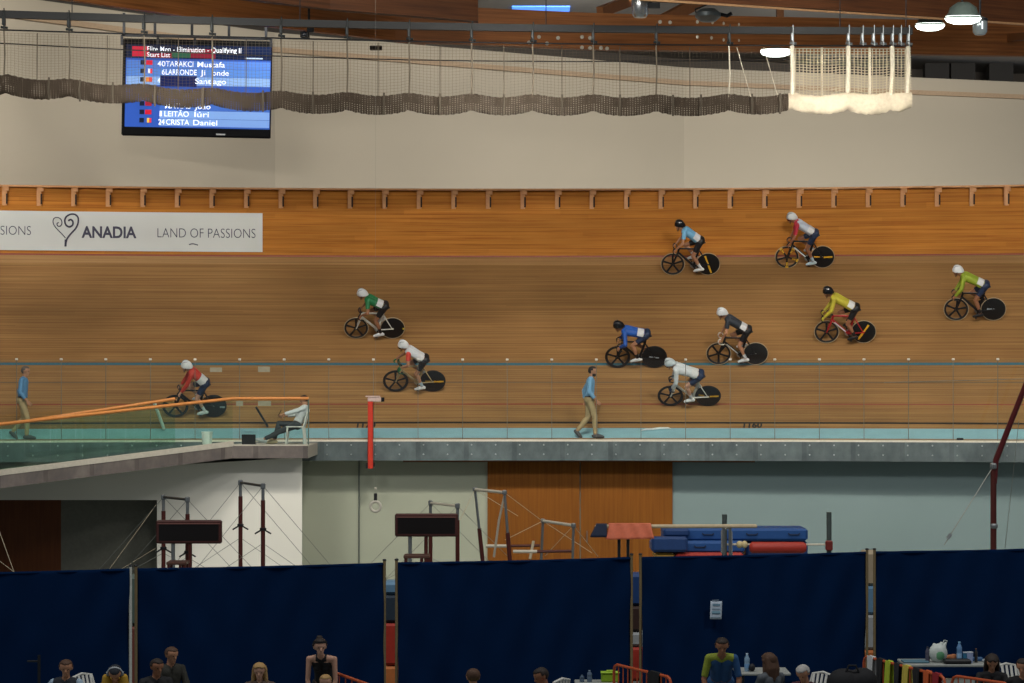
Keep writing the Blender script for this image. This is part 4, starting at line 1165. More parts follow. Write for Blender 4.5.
# ---------------------------------------------------------------- people by the blue partitions
def seat_person(label, x, top, seat_k, yaw_face, spec, hair, skin=SKIN, fem=False, d=None, beard=None, nod=.15, hyaw=0, lean=.05, group=None, k=.98, hands=((.34, .10, .70), (.34, -.10, .70)), slump=0, voxel=.0095, sit=.46):
    J = sit_pose(k, sit, lean, hyaw, nod, hands, slump=slump)
    hz = J['head'].z+.125*k
    if d is None: d = (CAMZ-FLOOR-hz)/((top-HY)/F)
    p = V(((x-CX)/F*d, d, FLOOR)); R = rotz(yaw_face)
    off = R @ V((J['head'].x, J['head'].y, 0)); p -= V((off.x, off.y, 0))
    M = Matrix.Translation(p) @ R
    g = spec; r = figure(label, M, J, skin, g, hair, fem, k, voxel=voxel, beard=beard, group=group)
    return r, M, J
CAM = -PI/2          # yaw that faces the photographer
def top_mat(n, h): return mat(n, h, .8, var=.06)
JEANS = top_mat('dark_jeans', '#23262c'); 
chairs = []
def seated(*a, **kw):
    r = seat_person(*a, **kw); chairs.append(r[1]); return r
seated('person with brown hair and pale blue sleeves seated before the leftmost blue curtain', 66, 659.5, 1, CAM-.1, garment_sit([top_mat('dark_vest', '#2c3138'), top_mat('pale_blue_sleeve', '#93a9ba')], JEANS, SNEAK), (HAIRBR, 'short'), hyaw=.25, hands=((.30, .30, .62), (.12, -.36, .66)))
r, M, J = seated('person in a yellow hood and dark cap with white headphones, head bowed', 115, 664.5, 1, CAM+.1, garment_sit(top_mat('yellow_hoodie', '#b08a2c'), JEANS, SNEAK), (mat('dark_cap', '#1c2129', .8), 'short'), nod=.75, slump=.4, hands=((.36, .1, .62), (.36, -.1, .62)))
hd = MB(); T = head_frame(J)
hd.tube([V((0, .098*math.cos(a), .125*math.sin(a)+.0)) for a in [PI*i/14 for i in range(15)]], .012, 8)
hp_ = thing('headphones', 'white headphones worn over the dark cap of the yellow hooded person', 'headphones', M @ T)
o = hd.build('headband', mat('white_headband', '#b9bec2', .4), hp_)
for sg in (1, -1):
    c = MB(); c.lathe([(0, -.02), (.03, -.02), (.036, 0), (.03, .02), (0, .02)], Matrix.Translation(V((0, sg*.098, -.005))) @ Matrix.Rotation(PI/2, 4, 'X'), 16); c.build('ear_cup', mat('headphone_grey', '#70767a', .4), hp_)
hood = MB()
for sg in (1, -1): hood.capsule(J['head']+V((-.02, sg*.12, -.06)), J['head']+V((-.03, sg*.12, -.17)), .055, .07)
hood.capsule(J['head']+V((-.10, .09, -.12)), J['head']+V((-.10, -.09, -.12)), .06, .06)
hm = remesh(hood, .012); hm.materials.append(top_mat('yellow_hoodie', '#b08a2c')); link('hood', hm, r[0])
seated('dark haired man in black beside the first gap between the curtains', 157, 658.5, 1, CAM+.35, garment_sit(top_mat('black_sweat', '#1b1c1f'), JEANS, SNEAK), (HAIRB, 'short'), skin=SKIN2, hyaw=.25)
seated('person in dark clothes half hidden behind the dark haired man in black', 171.5, 661.5, 1, CAM+.5, garment_sit(top_mat('dark_olive_top', '#2a2a24'), JEANS, SNEAK), (HAIRBR, 'short'), d=33.9, hyaw=.3)
seated('woman with long blond hair seated before the second blue curtain', 259.5, 663, 1, CAM, garment_sit(top_mat('brown_top', '#54433a'), JEANS, SNEAK), (HAIRBL, 'long'), fem=True, skin=SKIN3, k=.94)
seated('person with short blond hair seated low in front of the woman leaning on her arms', 325.5, 674.5, 1, CAM, garment_sit(top_mat('pale_top', '#8a7c68'), JEANS, SNEAK), (HAIRBL, 'short'), skin=SKIN3, k=.85, sit=.42)
seated('brown haired person in a neon yellow top seen from behind', 473, 668.5, 1, PI/2+.25, garment_sit(top_mat('neon_yellow_top', '#a7c02c'), JEANS, SNEAK), (HAIRBR, 'short'))
seated('dark haired person in a red jacket facing left before the third curtain', 541.5, 667.5, 1, PI+.3, garment_sit(top_mat('red_jacket', '#a12128'), JEANS, SNEAK), (HAIRB, 'short'), skin=SKIN2, nod=.35, slump=.25)
seated('woman with very long dark brown hair and grey top turned away', 769, 653, 1, PI/2+.6, garment_sit(top_mat('grey_jumper', '#4e545a'), JEANS, SNEAK), (HAIRBR, 'long'), fem=True, k=1.0)
seated('grey haired man in a maroon shirt looking down', 803, 664.5, 1, CAM-.55, garment_sit(top_mat('maroon_shirt', '#4b1f2b'), JEANS, SNEAK), (HAIRGR, 'short'), nod=.55, slump=.4, skin=SKIN)
seated('woman with long dark hair in black looking down below the table', 992, 658, 1, CAM-.1, garment_sit(top_mat('black_top', '#151518'), JEANS, SNEAK), (HAIRB, 'long'), fem=True, nod=.5, k=.96, d=33.9, sit=.37)
seated('person in black with a bare arm at the right end of the table', 1023, 655.5, 1, CAM-.4, garment_sit(top_mat('black_tshirt', '#131316'), JEANS, SNEAK, long=0), (HAIRB, 'short'), nod=.2, hands=((.3, .25, .7), (.05, -.32, .62)), d=32.5)
for i, M in enumerate(chairs):
    p = M.to_translation()
    
def lean_pose(k=1.0, hx=.42, hz=.98, bend=.62, yaw=0, nod=.1, spread=.19):
    J = {'pelvis': V((-.12*k, 0, .93*k))}
    J['neck'] = J['pelvis']+V((math.sin(bend)*.51*k, 0, math.cos(bend)*.51*k))
    head_of(J, J['neck'], yaw, nod, k, .09); J['head'] = J['neck']+V((.11*k, 0, .145*k))
    d = J['neck']-J['pelvis']
    for s, sg in (('l', 1), ('r', -1)):
        J['sh_'+s] = J['pelvis']+d*.92+V((0, sg*.18*k, 0)); J['hip_'+s] = J['pelvis']+V((0, sg*.09*k, -.03))
        K, A = ik(J['hip_'+s], V((-.08, sg*.11*k, .085)), .43*k, .43*k, V((1, 0, 0))); J['kn_'+s], J['an_'+s] = K, A; J['to_'+s] = A+V((.19*k, 0, -.045))
        e, W = ik(J['sh_'+s], V((J['sh_'+s].x+hx, sg*spread, hz)), .30*k, .265*k, V((-.6, sg*.7, -.1))); J['el_'+s], J['wr_'+s] = e, W
        J['hd_'+s] = V((.7, 0, -.5)); J['hn_'+s] = V((-.3, 0, -.9))
    return J
def lean_person(label, x, top, yaw, J, g, hair, **kw):
    k = kw.get('k', 1); hz = J['head'].z+.125*k; d = (CAMZ-FLOOR-hz)/((top-HY)/F)
    R = rotz(yaw); p = V(((x-CX)/F*d, d, FLOOR)); off = R @ V((J['head'].x, J['head'].y, 0)); p -= V((off.x, off.y, 0))
    M = Matrix.Translation(p) @ R
    return figure(label, M, J, kw.pop('skin', SKIN), g, hair, voxel=.009, **kw), M
J = lean_pose(.98, hx=.06, hz=.74, bend=.62, yaw=.35, nod=.05, spread=.16)
lean_w, M_lw = lean_person('woman in a black tank top and headband leaning forward on straight arms', 320, 638.5, CAM-.1, J,
   [('tank_top', {'abdomen': (-1, 2), 'chest': (-1, .9), 'shoulder': (.55, 1)}, .006, [top_mat('black_tank', '#17181b')]),
    ('trousers', {'pelvis': (-1, 2), 'thigh': (0, 1), 'shin': (0, .9)}, .008, [top_mat('black_leggings', '#141518')]),
    ('shoe', {'foot_l': (0, 1)}, .009, [SNEAK]), ('shoe', {'foot_r': (0, 1)}, .009, [SNEAK])], (HAIRB, 'tied'), fem=True, skin=SKIN3, k=.98)
T = M_lw @ head_frame(J)
hb = MB(); hb.grid(lambda u, v: V((.103*math.cos(2*PI*u)-.004, .098*math.sin(2*PI*u), .058+.028*v+.012*math.cos(2*PI*u))), 26, 1); 
hbo = hb.build('headband', mat('black_headband', '#101114', .7), lean_w[0], T=head_frame(J))
BG = top_mat('jersey_blue', '#1f4a78'); GY = top_mat('jersey_olive', '#7f8c2c')
J = lean_pose(1.0, hx=.08, hz=.74, bend=.72, yaw=0, nod=.3, spread=.21)
lean_person('young man in a blue and olive cycling jersey leaning over with straight arms', 722, 637.5, CAM-.05, J,
   [('jersey', {'abdomen': (-1, 2, 0), 'chest': (-1, 2, 0), 'shoulder': (0, 1, 1), 'upper_arm_l': (0, .9, 0), 'upper_arm_r': (0, .9, 1)}, .008, [BG, GY], .002),
    ('shorts', {'pelvis': (-1, 2), 'thigh': (0, .7)}, .006, [BG]),
    ('shoe', {'foot_l': (0, 1)}, .009, [S_white]), ('shoe', {'foot_r': (0, 1)}, .009, [S_white])], (HAIRB, 'short'), skin=SKIN2)
# ================================================================ THINGS IN THE HALL
def flat_panel(pts, t, name, m, parent=None, T=None):
    """thin solid plate from 4 corners, t thick towards -y"""
    q = [V(p) for p in pts]; n = V((0, t, 0)); mb = MB()
    mb.add(q+[p+n for p in q], [(0, 1, 2, 3), (7, 6, 5, 4), (0, 4, 5, 1), (1, 5, 6, 2), (2, 6, 7, 3), (3, 7, 4, 0)])
    return mb.build(name, m, parent, smooth=False, T=T)
M_dsteel = mat('dark_steel', '#24262a', .45, .5); M_steel = mat('steel_grey', '#7e8486', .35, .7); M_chrome = mat('bright_steel', '#b4b8ba', .25, .8)
# ---- hanging results screen
DS = 67.0
sc0 = px(196.5, 88, DS)
roll = math.radians(-1.2)
MS = Matrix.Translation(sc0) @ Matrix.Rotation(-roll, 4, 'Y')
k = DS/F                                     # metres per pixel there
screen = thing('results_screen', 'large results screen hung on the hall wall behind the net, blue start list', 'screen', MS)
W_, H_ = 149*k, 97*k
m = MB(); m.box((0, .12, -.0), (W_, .2, H_), None, 0, .03); m.box((0, .25, -.1), (W_*.4, .12, H_*.5))
m.build('casing', mat('screen_casing', '#0b0c0e', .75, spec=.08), screen, smooth=False)
def em(name, h, s=.62): return mat(name, h, .5, emit=h, es=s*.85, var=.02, spec=.05)
def scr(x0, y0, x1, y1, name, m, dy, T=.006):
    """flat plate on the screen, in photo pixels relative to the screen centre"""
    a, b = (x0-196.5)*k, (x1-196.5)*k; c, d = (88-y1)*k, (88-y0)*k
    return flat_panel([(a, dy, c), (b, dy, c), (b, dy, d), (a, dy, d)], T, name, m, screen)
scr(125.3, 45.5, 270.3, 128, 'display', em('screen_blue', '#2b50a8', .5), .012)
scr(125.3, 45.5, 270.3, 59, 'header_bar', em('screen_navy', '#101c38', .5), .004)
scr(131.5, 47.5, 148, 57.5, 'header_panel', em('screen_red', '#b41e38', .7), -.002)
scr(171, 52, 190, 58, 'header_panel', em('screen_green', '#2a5a44', .5), -.002); scr(186, 49, 215, 58, 'header_panel', em('screen_dark_red', '#7a1c30', .6), -.001); scr(150, 54, 172, 58.4, 'header_panel', em('screen_crimson', '#8c1a30', .6), -.002)
scr(245, 56.8, 262, 58, 'header_panel', em('screen_pale', '#a8bcd8', .7), -.004)
rows = [(61, 68.7, '#4a72bd'), (69, 76.8, '#4c78c0'), (77.2, 85.6, '#7c9fd2'), (94, 102.5, '#3458ad'), (103, 110.5, '#3c62b2'), (111, 118.8, '#7397d0'), (119.2, 126.5, '#6f92cc')]
for i, (y0, y1, c) in enumerate(rows):
    scr(160 if i > 2 else 126, y0, 269.8, y1, 'row_bar', em('screen_row', c, .55), .006)
scr(160, 76.2, 196.5, 87, 'row_bar', em('screen_row_dark', '#0d1a50', .5), -.004)
CAPH = max(p[1] for p in text_mb('H', 1).v)
WHT = em('screen_white', '#e6ecf4', .85)
def stext(t, x0, x1, y, h, m=WHT):
    g = text_mb(t, 1, .006); xs = [p[0] for p in g.v]; cap = CAPH
    sx = (x1-x0)*k/(max(xs)-min(xs)); sy = h*k/cap
    o = MB(); o.f = g.f; o.m = g.m; o.v = [((x0-196.5)*k+(p[0]-min(xs))*sx, -.012, (88-y)*k+p[1]*sy) for p in g.v]
    o.build('text_row', m, screen, smooth=False)
stext('Elite Men - Elimination - Qualifying II', 146.5, 240.5, 52.3, 5)
stext('Start List', 146.5, 169.5, 57.8, 4.4)
for t, x0, x1, y, h in (('40', 157, 165, 67, 5.2), ('TARAKCI', 165.5, 193, 67, 5.2), ('Mustafa', 197, 224.5, 67, 5.2), ('6', 161.5, 165, 75.2, 5.2), ('LARRONDE', 165.5, 196.5, 75.2, 5.2), ('Ji', 200, 205, 75.2, 5.2), ('onde', 212, 228.5, 75.2, 5.2),
                       ('4', 157.5, 160, 83.8, 5.2), ('Santiago', 195, 226, 83.8, 5.2), ('MATIAS', 165.5, 191, 109, 5.2), ('João', 195, 211, 109, 5.2), ('1', 160.3, 162.3, 117, 5.2), ('LEITÃO', 165, 189.5, 117, 5.2), ('Iúri', 195, 209.5, 117, 5.2),
                       ('24', 159, 165.3, 125.2, 5.2), ('CRISTA', 166.8, 190, 125.2, 5.2), ('Daniel', 194, 218, 125.2, 5.2)):
    stext(t, x0, x1, y, h)
for y, cols in ((63.5, ['#c02035']), (72, ['#3858b0', '#e0e4ea', '#c83040']), (80.5, ['#c8803a', '#c04038']), (96.5, ['#a02434']), (104.5, ['#8c2030']), (113, ['#b01c30']), (121.3, ['#33509c', '#d8b040', '#c03040'])):
    scr(140, y-2.3, 144.6, y+2.3, 'country_code', em('screen_black', '#141c30', .4), -.004)
    n = len(cols)
    for i, c in enumerate(cols): scr(145.5+6.5*i/n, y-2.3, 145.5+6.5*(i+1)/n, y+2.3, 'flag', em('flag', c, .7), -.006)
scr(217, 133.2, 226, 134.6, 'badge', mat('badge_grey', '#9da0a4', .4), .012)
fr = MB()
for a, b in (((122, 35), (271, 39)), ((122, 35), (122, 45)), ((271, 39), (271, 48)), ((124, 13), (124, 36)), ((155, 14), (155, 36)), ((192, 17), (192, 38)), ((229, 20), (229, 39)), ((266, 25), (266, 40)), ((158, 36), (158, 46)), ((195, 38), (195, 47))):
    p, q = px(*a, DS+.05), px(*b, DS+.05); fr.bar(p, q, .07, .07, up=V((0, 1, 0)))
inv = screen.matrix_world.inverted(); fr.build('mounting_frame', M_dsteel, screen, smooth=False, T=inv)

# ---- divider net on its ceiling track
def rail_pt(x):
    d = 54+3.0*x/915; y = 14.2+ (x/915)*17.0+ 4.2*math.sin(PI*min(max(x/915, 0), 1))
    return px(x, y, d)
xsr = [-60+ (972)*i/40 for i in range(41)]
railt = thing('net_rail', 'long grey ceiling rail with rollers that carries the divider net', 'rail', rail_pt(400)); inv = railt.matrix_world.inverted()
m = MB()
pts = [rail_pt(x) for x in xsr]
for a, b in zip(pts, pts[1:]): m.bar(a, b, .12, .17)
m.build('track', mat('rail_aluminium', '#15181a', .6, 0), railt, smooth=False, T=inv)
m = MB(); m.tube([p+V((0, -.02, -.36)) for p in pts], .018, 6); m.build('pull_cable', M_dsteel, railt, T=inv)
m = MB(); m.tube([p+V((0, .1, -.62-.16*math.sin(i/40*PI))) for i, p in enumerate(pts)], .014, 6); m.build('lower_cable', M_dsteel, railt, T=inv)
cordx = [4, 69, 144, 212, 281, 347, 409, 471.5, 532.5, 593, 656, 729, 792, 848, 892, 908]
def top_y(x):   # gathered roll: upper and lower outline in the photo
    return np.interp(x, [-60, 0, 100, 180, 270, 342, 500, 684, 790, 850, 912], [71, 74.5, 82, 87, 91.5, 93, 95, 95.5, 94, 93, 92])
def bot_y(x): return np.interp(x, [-60, 0, 100, 180, 270, 342, 500, 684, 790, 850, 880, 905, 912], [92, 95.5, 101, 106, 110.5, 113, 113.5, 114.5, 112, 113, 113.5, 111, 108])
def dep(x): return 54+3.0*x/915
for x in cordx+[862, 873, 882, 900]:
    p = rail_pt(x); r = MB()
    r.box(p+V((0, -.02, -.16)), (.07, .16, .2), None, 0, .015); r.tube([p+V((-.06, -.06, -.30)), p+V((.1, -.06, -.32))], .03, 8)
    r.tube([p+V((.02, -.09, .13)), p+V((.02, -.09, -.36))], .016, 6)
    r.build('roller', mat('roller_steel', '#2f3334', .45, .4) if x < 780 else M_steel, railt, T=inv)
for x in (72, 300, 546, 840, 906):
    p = rail_pt(x); m = MB(); m.tube([p, V((p.x, p.y, ZC))], .012, 6); m.build('hanger_rod', M_dsteel, railt, T=inv)
net = thing('divider_net', 'raised cord divider net hanging from the ceiling rail in gathered folds', 'net', rail_pt(400)); inv = net.matrix_world.inverted()
N_thin = net_mat('net_cord_thin_shaded', '#6b6154', .085, .055); N_thick = net_mat('net_cord_double_lit', '#c9bda3', .085, .26); N_roll = net_mat('net_cord_gathered_shaded', '#544a40', .06, .52)  # one pale net: shade at left and lamplight at right put into the colours
N_roll_lit = mat('net_bundle_lit', '#c4b9a2', .9)  # hem end near the lamp, coloured as if lit
def sag(x):
    i = np.searchsorted(cordx, x); 
    if i <= 0 or i >= len(cordx): return 0
    a, b = cordx[i-1], cordx[i]; t = (x-a)/(b-a); return (math.sin(PI*t)-.5)*min(4.2, (b-a)*.07)
def net_sheet(x0, x1, n, m, name, fold):
    mb = MB()
    def fn(u, v):
        x = x0+(x1-x0)*u; a = rail_pt(x)+V((0, 0, -.42)); b = px(x, top_y(x)+sag(x)+2, dep(x)); p = a.lerp(b, v); p.y += fold*math.sin(x*.35)*v; return p
    mb.grid(fn, n, 8, 0, lambda u, v: ((x0+(x1-x0)*u)*.0233, v*1.5))
    return mb.build(name, m, net, T=inv)
net_sheet(-60, 790, 120, N_thin, 'netting', .06)
net_sheet(790, 911, 40, N_thick, 'netting', .08)
def roll(x0, x1, n, mats, name, mfun=None):
    mb = MB()
    def fn(u, v):
        x = x0+(x1-x0)*u; s = sag(x); c = (top_y(x)+bot_y(x))/2+s; h = (bot_y(x)-top_y(x))/2-.2
        near = min(abs(x-q) for q in cordx); pin = 1-.10*math.exp(-(near/3.5)**2)
        a = 2*PI*v; rip = 1+.05*math.sin(x*.9+3*v)
        p = px(x, c-math.sin(a)*h*pin*rip, dep(x)); p.y += -math.cos(a)*(.10+.05*math.sin(x*.21))*pin; return p
    mb.grid(fn, n, 18, 0, lambda u, v: ((x0+(x1-x0)*u)*.0233, v*1.6))
    return mb.build(name, mats, net, T=inv)
roll(-60, 790, 260, N_roll, 'gathered_hem')
lab(roll(788, 911.5, 60, N_roll_lit, 'gathered_hem'), 'bunched end of the net hem, painted lamp-bright')
for i, x in enumerate(cordx):
    c = MB(); a = rail_pt(x)+V((0, 0, -.36)); b = px(x+(-1 if x > 800 else 0), top_y(x)+3, dep(x)); mid = a.lerp(b, .5)+V((.02, 0, 0))
    c.tube([a, mid, b], .02 if x < 780 else .055, 6); c.build('cord', mat('net_rope_shaded', '#6d6456', .9) if x < 700 else mat('net_rope_lit', '#d8d0bc', .9), net, T=inv)  # same rope throughout, painted shaded at left and lit towards the lamp
for x in [37, 107, 178, 246, 313, 378, 440, 504, 562, 620, 690, 745, 772, 822, 870]:
    c = MB(); a = rail_pt(x-(8 if x > 735 and x < 780 else 0))+V((0, .05, -.4)); b = px(x+(6 if 735 < x < 780 else 0), top_y(x)+3, dep(x)); c.tube([a, b], .011 if x < 780 else .03, 6)
    c.build('cord', mat('net_rope_shaded', '#5c5447', .9) if x < 700 else mat('net_rope_lit', '#d8d0bc', .9), net, T=inv)
    c = MB(); q = px(x, bot_y(x)+1, dep(x))
for x in [49, 80, 113, 155, 203, 263, 313, 384, 440, 504, 562, 620, 673, 701, 752, 780]:
    c = MB(); a, b = px(x, top_y(x)-.5, dep(x)-.25), px(x, bot_y(x)+1.5, dep(x)-.25); c.tube([a, a.lerp(b, .5)+V((0, -.08, 0)), b], .025, 6); c.build('hem_tie', mat('net_cord_tie', '#51493e', .9), net, T=inv)

# ---- ceiling lamps and fittings
def bay_lamp(label, x, y, d, r, es, tilt=0, hang=True, fz=1):
    p = px(x, y, d); M = Matrix.Translation(p) @ Matrix.Rotation(tilt, 4, 'X')
    t = thing('bay_lamp', label, 'lamp', M)
    m = MB(); m.lathe([(.12, .36), (.16, .34), (.3, .24), (r*.8, .12), (r, .0), (r-.02, .0), (r*.78, .1), (.28, .22), (.0, .3)], Matrix.Scale(fz, 4, V((0, 0, 1))), 28); m.build('shade', mat('lamp_shade_grey', '#5c6a66', .35, .4), t)
    m = MB(); m.lathe([(0, -.14), (r*.5, -.13), (r*.85, -.08), (r*.97, -.004), (r*.93, .045), (0, .06)], None, 28); m.build('bulb_lens', mat('lamp_glow', '#f4fbf4', .4, emit='#eefaf0', es=es), t)
    if hang:
        m = MB(); m.tube([(0, 0, .34), (-.08, 0, .5), (.06, 0, .62), (0, 0, ZC-p.z)], .02, 6); m.build('hook', M_dsteel, t)
    l = bpy.data.lights.new('bay_lamp_light', 'SPOT'); l.energy = 500; l.spot_size = 2.6; l.spot_blend = .6; l.color = (.95, 1, .94); l.shadow_soft_size = r*.7
    o = bpy.data.objects.new('bay_lamp_light', l); COL.objects.link(o); o.location = p+V((0, 0, -.06)); o.rotation_euler = (0, 0, 0)
    return l
l1 = bay_lamp('glowing dome lamp hanging at top right of the hall ceiling', 963, 18.2, 53.5, .42, 6, .10); l1.energy = 120
l2 = bay_lamp('flat glowing lamp beside the end of the net rail', 930, 25.5, 64, .41, 6, .05); l2.energy = 120
l3 = bay_lamp('flat glowing lamp behind the divider net', 776, 51.5, 62, .42, 6, .06, False, .3); l3.energy = 100
p = px(980, 27, 57); t = thing('ceiling_lantern', 'small silver and glass lantern below the dark beam at top right', 'lamp', p)
m = MB(); m.lathe([(0, -.2), (.12, -.19), (.17, -.12), (.18, .12), (.14, .22), (.05, .26), (0, .26)], None, 20); m.build('glass', mat('lantern_glass', '#8d9a9e', .15, .3), t)
m = MB(); m.tube([(0, 0, .24), (0, 0, .9)], .03, 8); m.lathe([(.06, .24), (.19, .2), (.19, .14)], None, 18); m.build('cap', M_dsteel, t)
m = MB(); m.box((.02, -.17, .02), (.03, .02, .18)); m.build('tube', mat('lantern_tube', '#e0e6e6', .3, emit='#dfe8ea', es=1.2), t, smooth=False)
# silver spotlight housings
for (x, y, d, r, lb) in ((640, 7, 61, .22, 'silver cylinder spotlight fixed to the orange beam'), ):
    p = px(x, y, d); t = thing('spotlight', lb, 'lamp', p)
    m = MB(); m.lathe([(0, -.28), (r*.7, -.27), (r*.95, -.2), (r, .2), (r*.9, .3), (0, .3)], None, 20); m.build('housing', M_chrome, t)
    m = MB(); m.box((r+.15, .1, .05), (.3, .12, .14)); m.tube([(r, .1, .1), (r+.3, .1, .3), (r+.3, .1, 1.2)], .03, 6); m.build('bracket', M_dsteel, t)
p = px(708, 14, 62); t = thing('spotlight', 'grey round floodlight seen side on under the roof above the net', 'lamp', p)
m = MB(); m.lathe([(0, -.26), (.2, -.24), (.34, -.1), (.34, .02), (.2, .16), (0, .2)], Matrix.Scale(.8, 4, V((0, 0, 1))), 22); m.build('housing', mat('flood_grey', '#6a7478', .4, .4), t)
m = MB(); m.tube([(.3, 0, 0), (.5, 0, -.05), (.62, 0, .02)], .05, 8); m.tube([(-.3, 0, 0), (-.34, 0, .12), (.0, 0, .25), (0, 0, ZC-p.z)], .025, 6); m.build('bracket', M_dsteel, t)
p = px(305, 33, 60); t = thing('camera', 'small black camera clamped below the net rail beside the screen', 'camera', p)
m = MB(); m.box((0, 0, -.06), (.22, .3, .16), None, 0, .02); m.build('body', mat('camera_black', '#131313', .4), t, smooth=False)
m = MB(); m.lathe([(.07, 0), (.07, .12), (.055, .13), (0, .13)], Matrix.Translation(V((0, -.15, -.06))) @ Matrix.Rotation(PI/2, 4, 'X'), 16); m.build('lens', mat('lens_glass', '#20242c', .1), t)
m = MB(); m.box((.14, .0, .16), (.18, .16, .3), None, 0, .02); m.tube([(.1, 0, .05), (.1, 0, .75)], .03, 8); m.build('clamp', M_dsteel, t, smooth=False)
p = px(376, 48, 66); t = thing('speaker', 'small dark box fixed on the beam edge above the net', 'speaker', p)
m = MB(); m.box((0, 0, 0), (.34, .16, .12), None, 0, .015); m.build('body', mat('speaker_dark', '#2c241d', .6), t, smooth=False)
m = MB(); m.box((0, .1, .03), (.1, .3, .05)); m.build('bracket', M_dsteel, t, smooth=False)

# ---- track side things
def ground(x, y, d): p = px(x, y, d); return p
q = RP(phi_at(370.5, 0), -.09, -.82)
t = thing('finish_camera_post', 'tall red post with a small camera on top fixed to the track edge', 'post', q)
M_rp = mat('signal_red', '#b8301c', .45)
m = MB(); m.box((0, 0, .86), (.13, .12, 1.72), None, 0, .015); m.build('post', M_rp, t, smooth=False)
m = MB(); m.box((0, .055, .1), (.22, .04, .1)); m.box((-.09, .02, .06), (.05, .08, .1)); m.build('bracket', M_dsteel, t, smooth=False)
m = MB(); m.box((.10, 0, 1.75), (.34, .14, .12), None, 0, .02); m.box((.06, 0, 1.83), (.36, .16, .03)); c = m.build('camera', mat('camera_housing', '#b9a39c', .4), t, smooth=False)
m = MB(); m.lathe([(.055, 0), (.055, .08), (0, .08)], Matrix.Translation(V((.27, 0, 1.75))) @ Matrix.Rotation(PI/2, 4, 'Y'), 14); m.build('lens', mat('lens_black', '#0e0f11', .2), c)
# white wedge strip on the azure band
def azure_pt(x, y, lift=.0):
    phi, p = on_bank(x, y); return p+V((0, -.25, .97))*lift
m = MB(); m.tube([azure_pt(*q, .03) for q in ((641, 431.5), (646, 430.5), (653, 430.2), (660, 429.3), (668, 429.2), (671, 429.7))], [.015, .035, .04, .04, .035, .012], 8, flat=(V((0, 0, 1)), .7))
s = m.build('foam_strip', mat('white_foam', '#d2d6d4', .7)); tag(s, 'thin white foam strip lying on the azure band', 'foam strip')
m = MB(); pp = RP(phi_at(960, .2), .2, -.055); m.box(pp, (.16, .1, .06), None, 0, .012); s = m.build('black_block', mat('rubber_black', '#17181a', .7), smooth=False); tag(s, 'small black block lying on the track edge at right', 'block')
# landing things
zl = -.16
def on_landing(x, d=58.2): p = px(x, 0, d); p.z = zl; return p
t = thing('bucket', 'white plastic bucket standing on the landing behind the glass', 'bucket', on_landing(207, 58.0))
m = MB(); m.lathe([(0, .0), (.10, .0), (.12, .03), (.135, .3), (.142, .3), (.142, .32), (.125, .32), (.112, .03), (0, .02)], None, 22); m.build('body', mat('bucket_white', '#dfe3df', .5), t)
m = MB(); m.tube([V((.14*math.cos(a), -.03*math.sin(a), .29+.02*math.sin(a))) for a in [PI*i/12 for i in range(13)]], .006, 6); m.build('handle', M_steel, t)
t = thing('laptop', 'open black laptop standing on the landing floor by the official\'s feet', 'laptop', on_landing(249, 58.1))
m = MB(); m.box((0, .06, .012), (.34, .24, .022), None, 0, .005); m.build('keyboard_base', mat('laptop_black', '#131417', .4), t, smooth=False)
m = MB(); m.box((0, -.07, .13), (.34, .015, .24), Matrix.Rotation(.12, 3, 'X'), 0, .005); m.build('lid', mat('laptop_black', '#131417', .4), t, smooth=False)
t = thing('water_bottle', 'clear water bottle standing on the landing beside the white chair', 'bottle', on_landing(304.3, 58.6))
m = MB(); m.lathe([(0, 0), (.036, 0), (.038, .02), (.038, .18), (.018, .235), (.014, .25), (0, .25)], None, 16); m.build('body', mat('bottle_clear', '#a9c2c0', .15), t)
m = MB(); m.lathe([(.017, .25), (.017, .275), (0, .275)], None, 12); m.build('cap', mat('bottle_cap', '#c9d2d4', .5), t)
a, b = on_landing(165, 58.4), px(154, 401.5, 58.6); m = MB(); a.z = CAMZ-(431-HY)/F*58.4
ph_, bk = on_bank(164.5, 431.5); m = MB(); m.tube([bk+V((0, -.06, .06)), px(154, 402, bk.y-.35)], .035, 8, flat=(V((1, 0, 0)), 1.2)); s = m.build('leaning_pole', mat('pole_white', '#b8beb8', .5)); tag(s, 'white pole leaning over the azure band behind the ramp glass', 'pole')
ph_, bk = on_bank(268, 428.5); m = MB(); m.tube([bk+V((0, -.05, .05)), px(256, 407, bk.y-.3)], .03, 8); s = m.build('leaning_pole', mat('pole_black', '#17191a', .5)); tag(s, 'dark pole leaning by the track left of the seated official', 'pole')
# reflections in the tall glass, painted as thin pale plates
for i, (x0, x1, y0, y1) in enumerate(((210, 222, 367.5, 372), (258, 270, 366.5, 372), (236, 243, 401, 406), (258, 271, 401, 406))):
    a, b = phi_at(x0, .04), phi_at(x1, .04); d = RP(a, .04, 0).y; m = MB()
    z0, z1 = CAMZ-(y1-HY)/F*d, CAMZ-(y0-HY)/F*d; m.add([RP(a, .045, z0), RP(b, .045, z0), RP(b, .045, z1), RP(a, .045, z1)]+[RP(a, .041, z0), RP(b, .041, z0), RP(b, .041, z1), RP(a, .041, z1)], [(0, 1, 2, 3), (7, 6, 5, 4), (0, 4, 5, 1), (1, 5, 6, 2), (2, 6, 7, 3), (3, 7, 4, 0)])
    o = m.build('glass_reflection', [mat('reflection_pale', '#85806c', .5)], tg, smooth=False, T=tg.matrix_world.inverted()); lab(o, 'painted pale reflection on the glass')

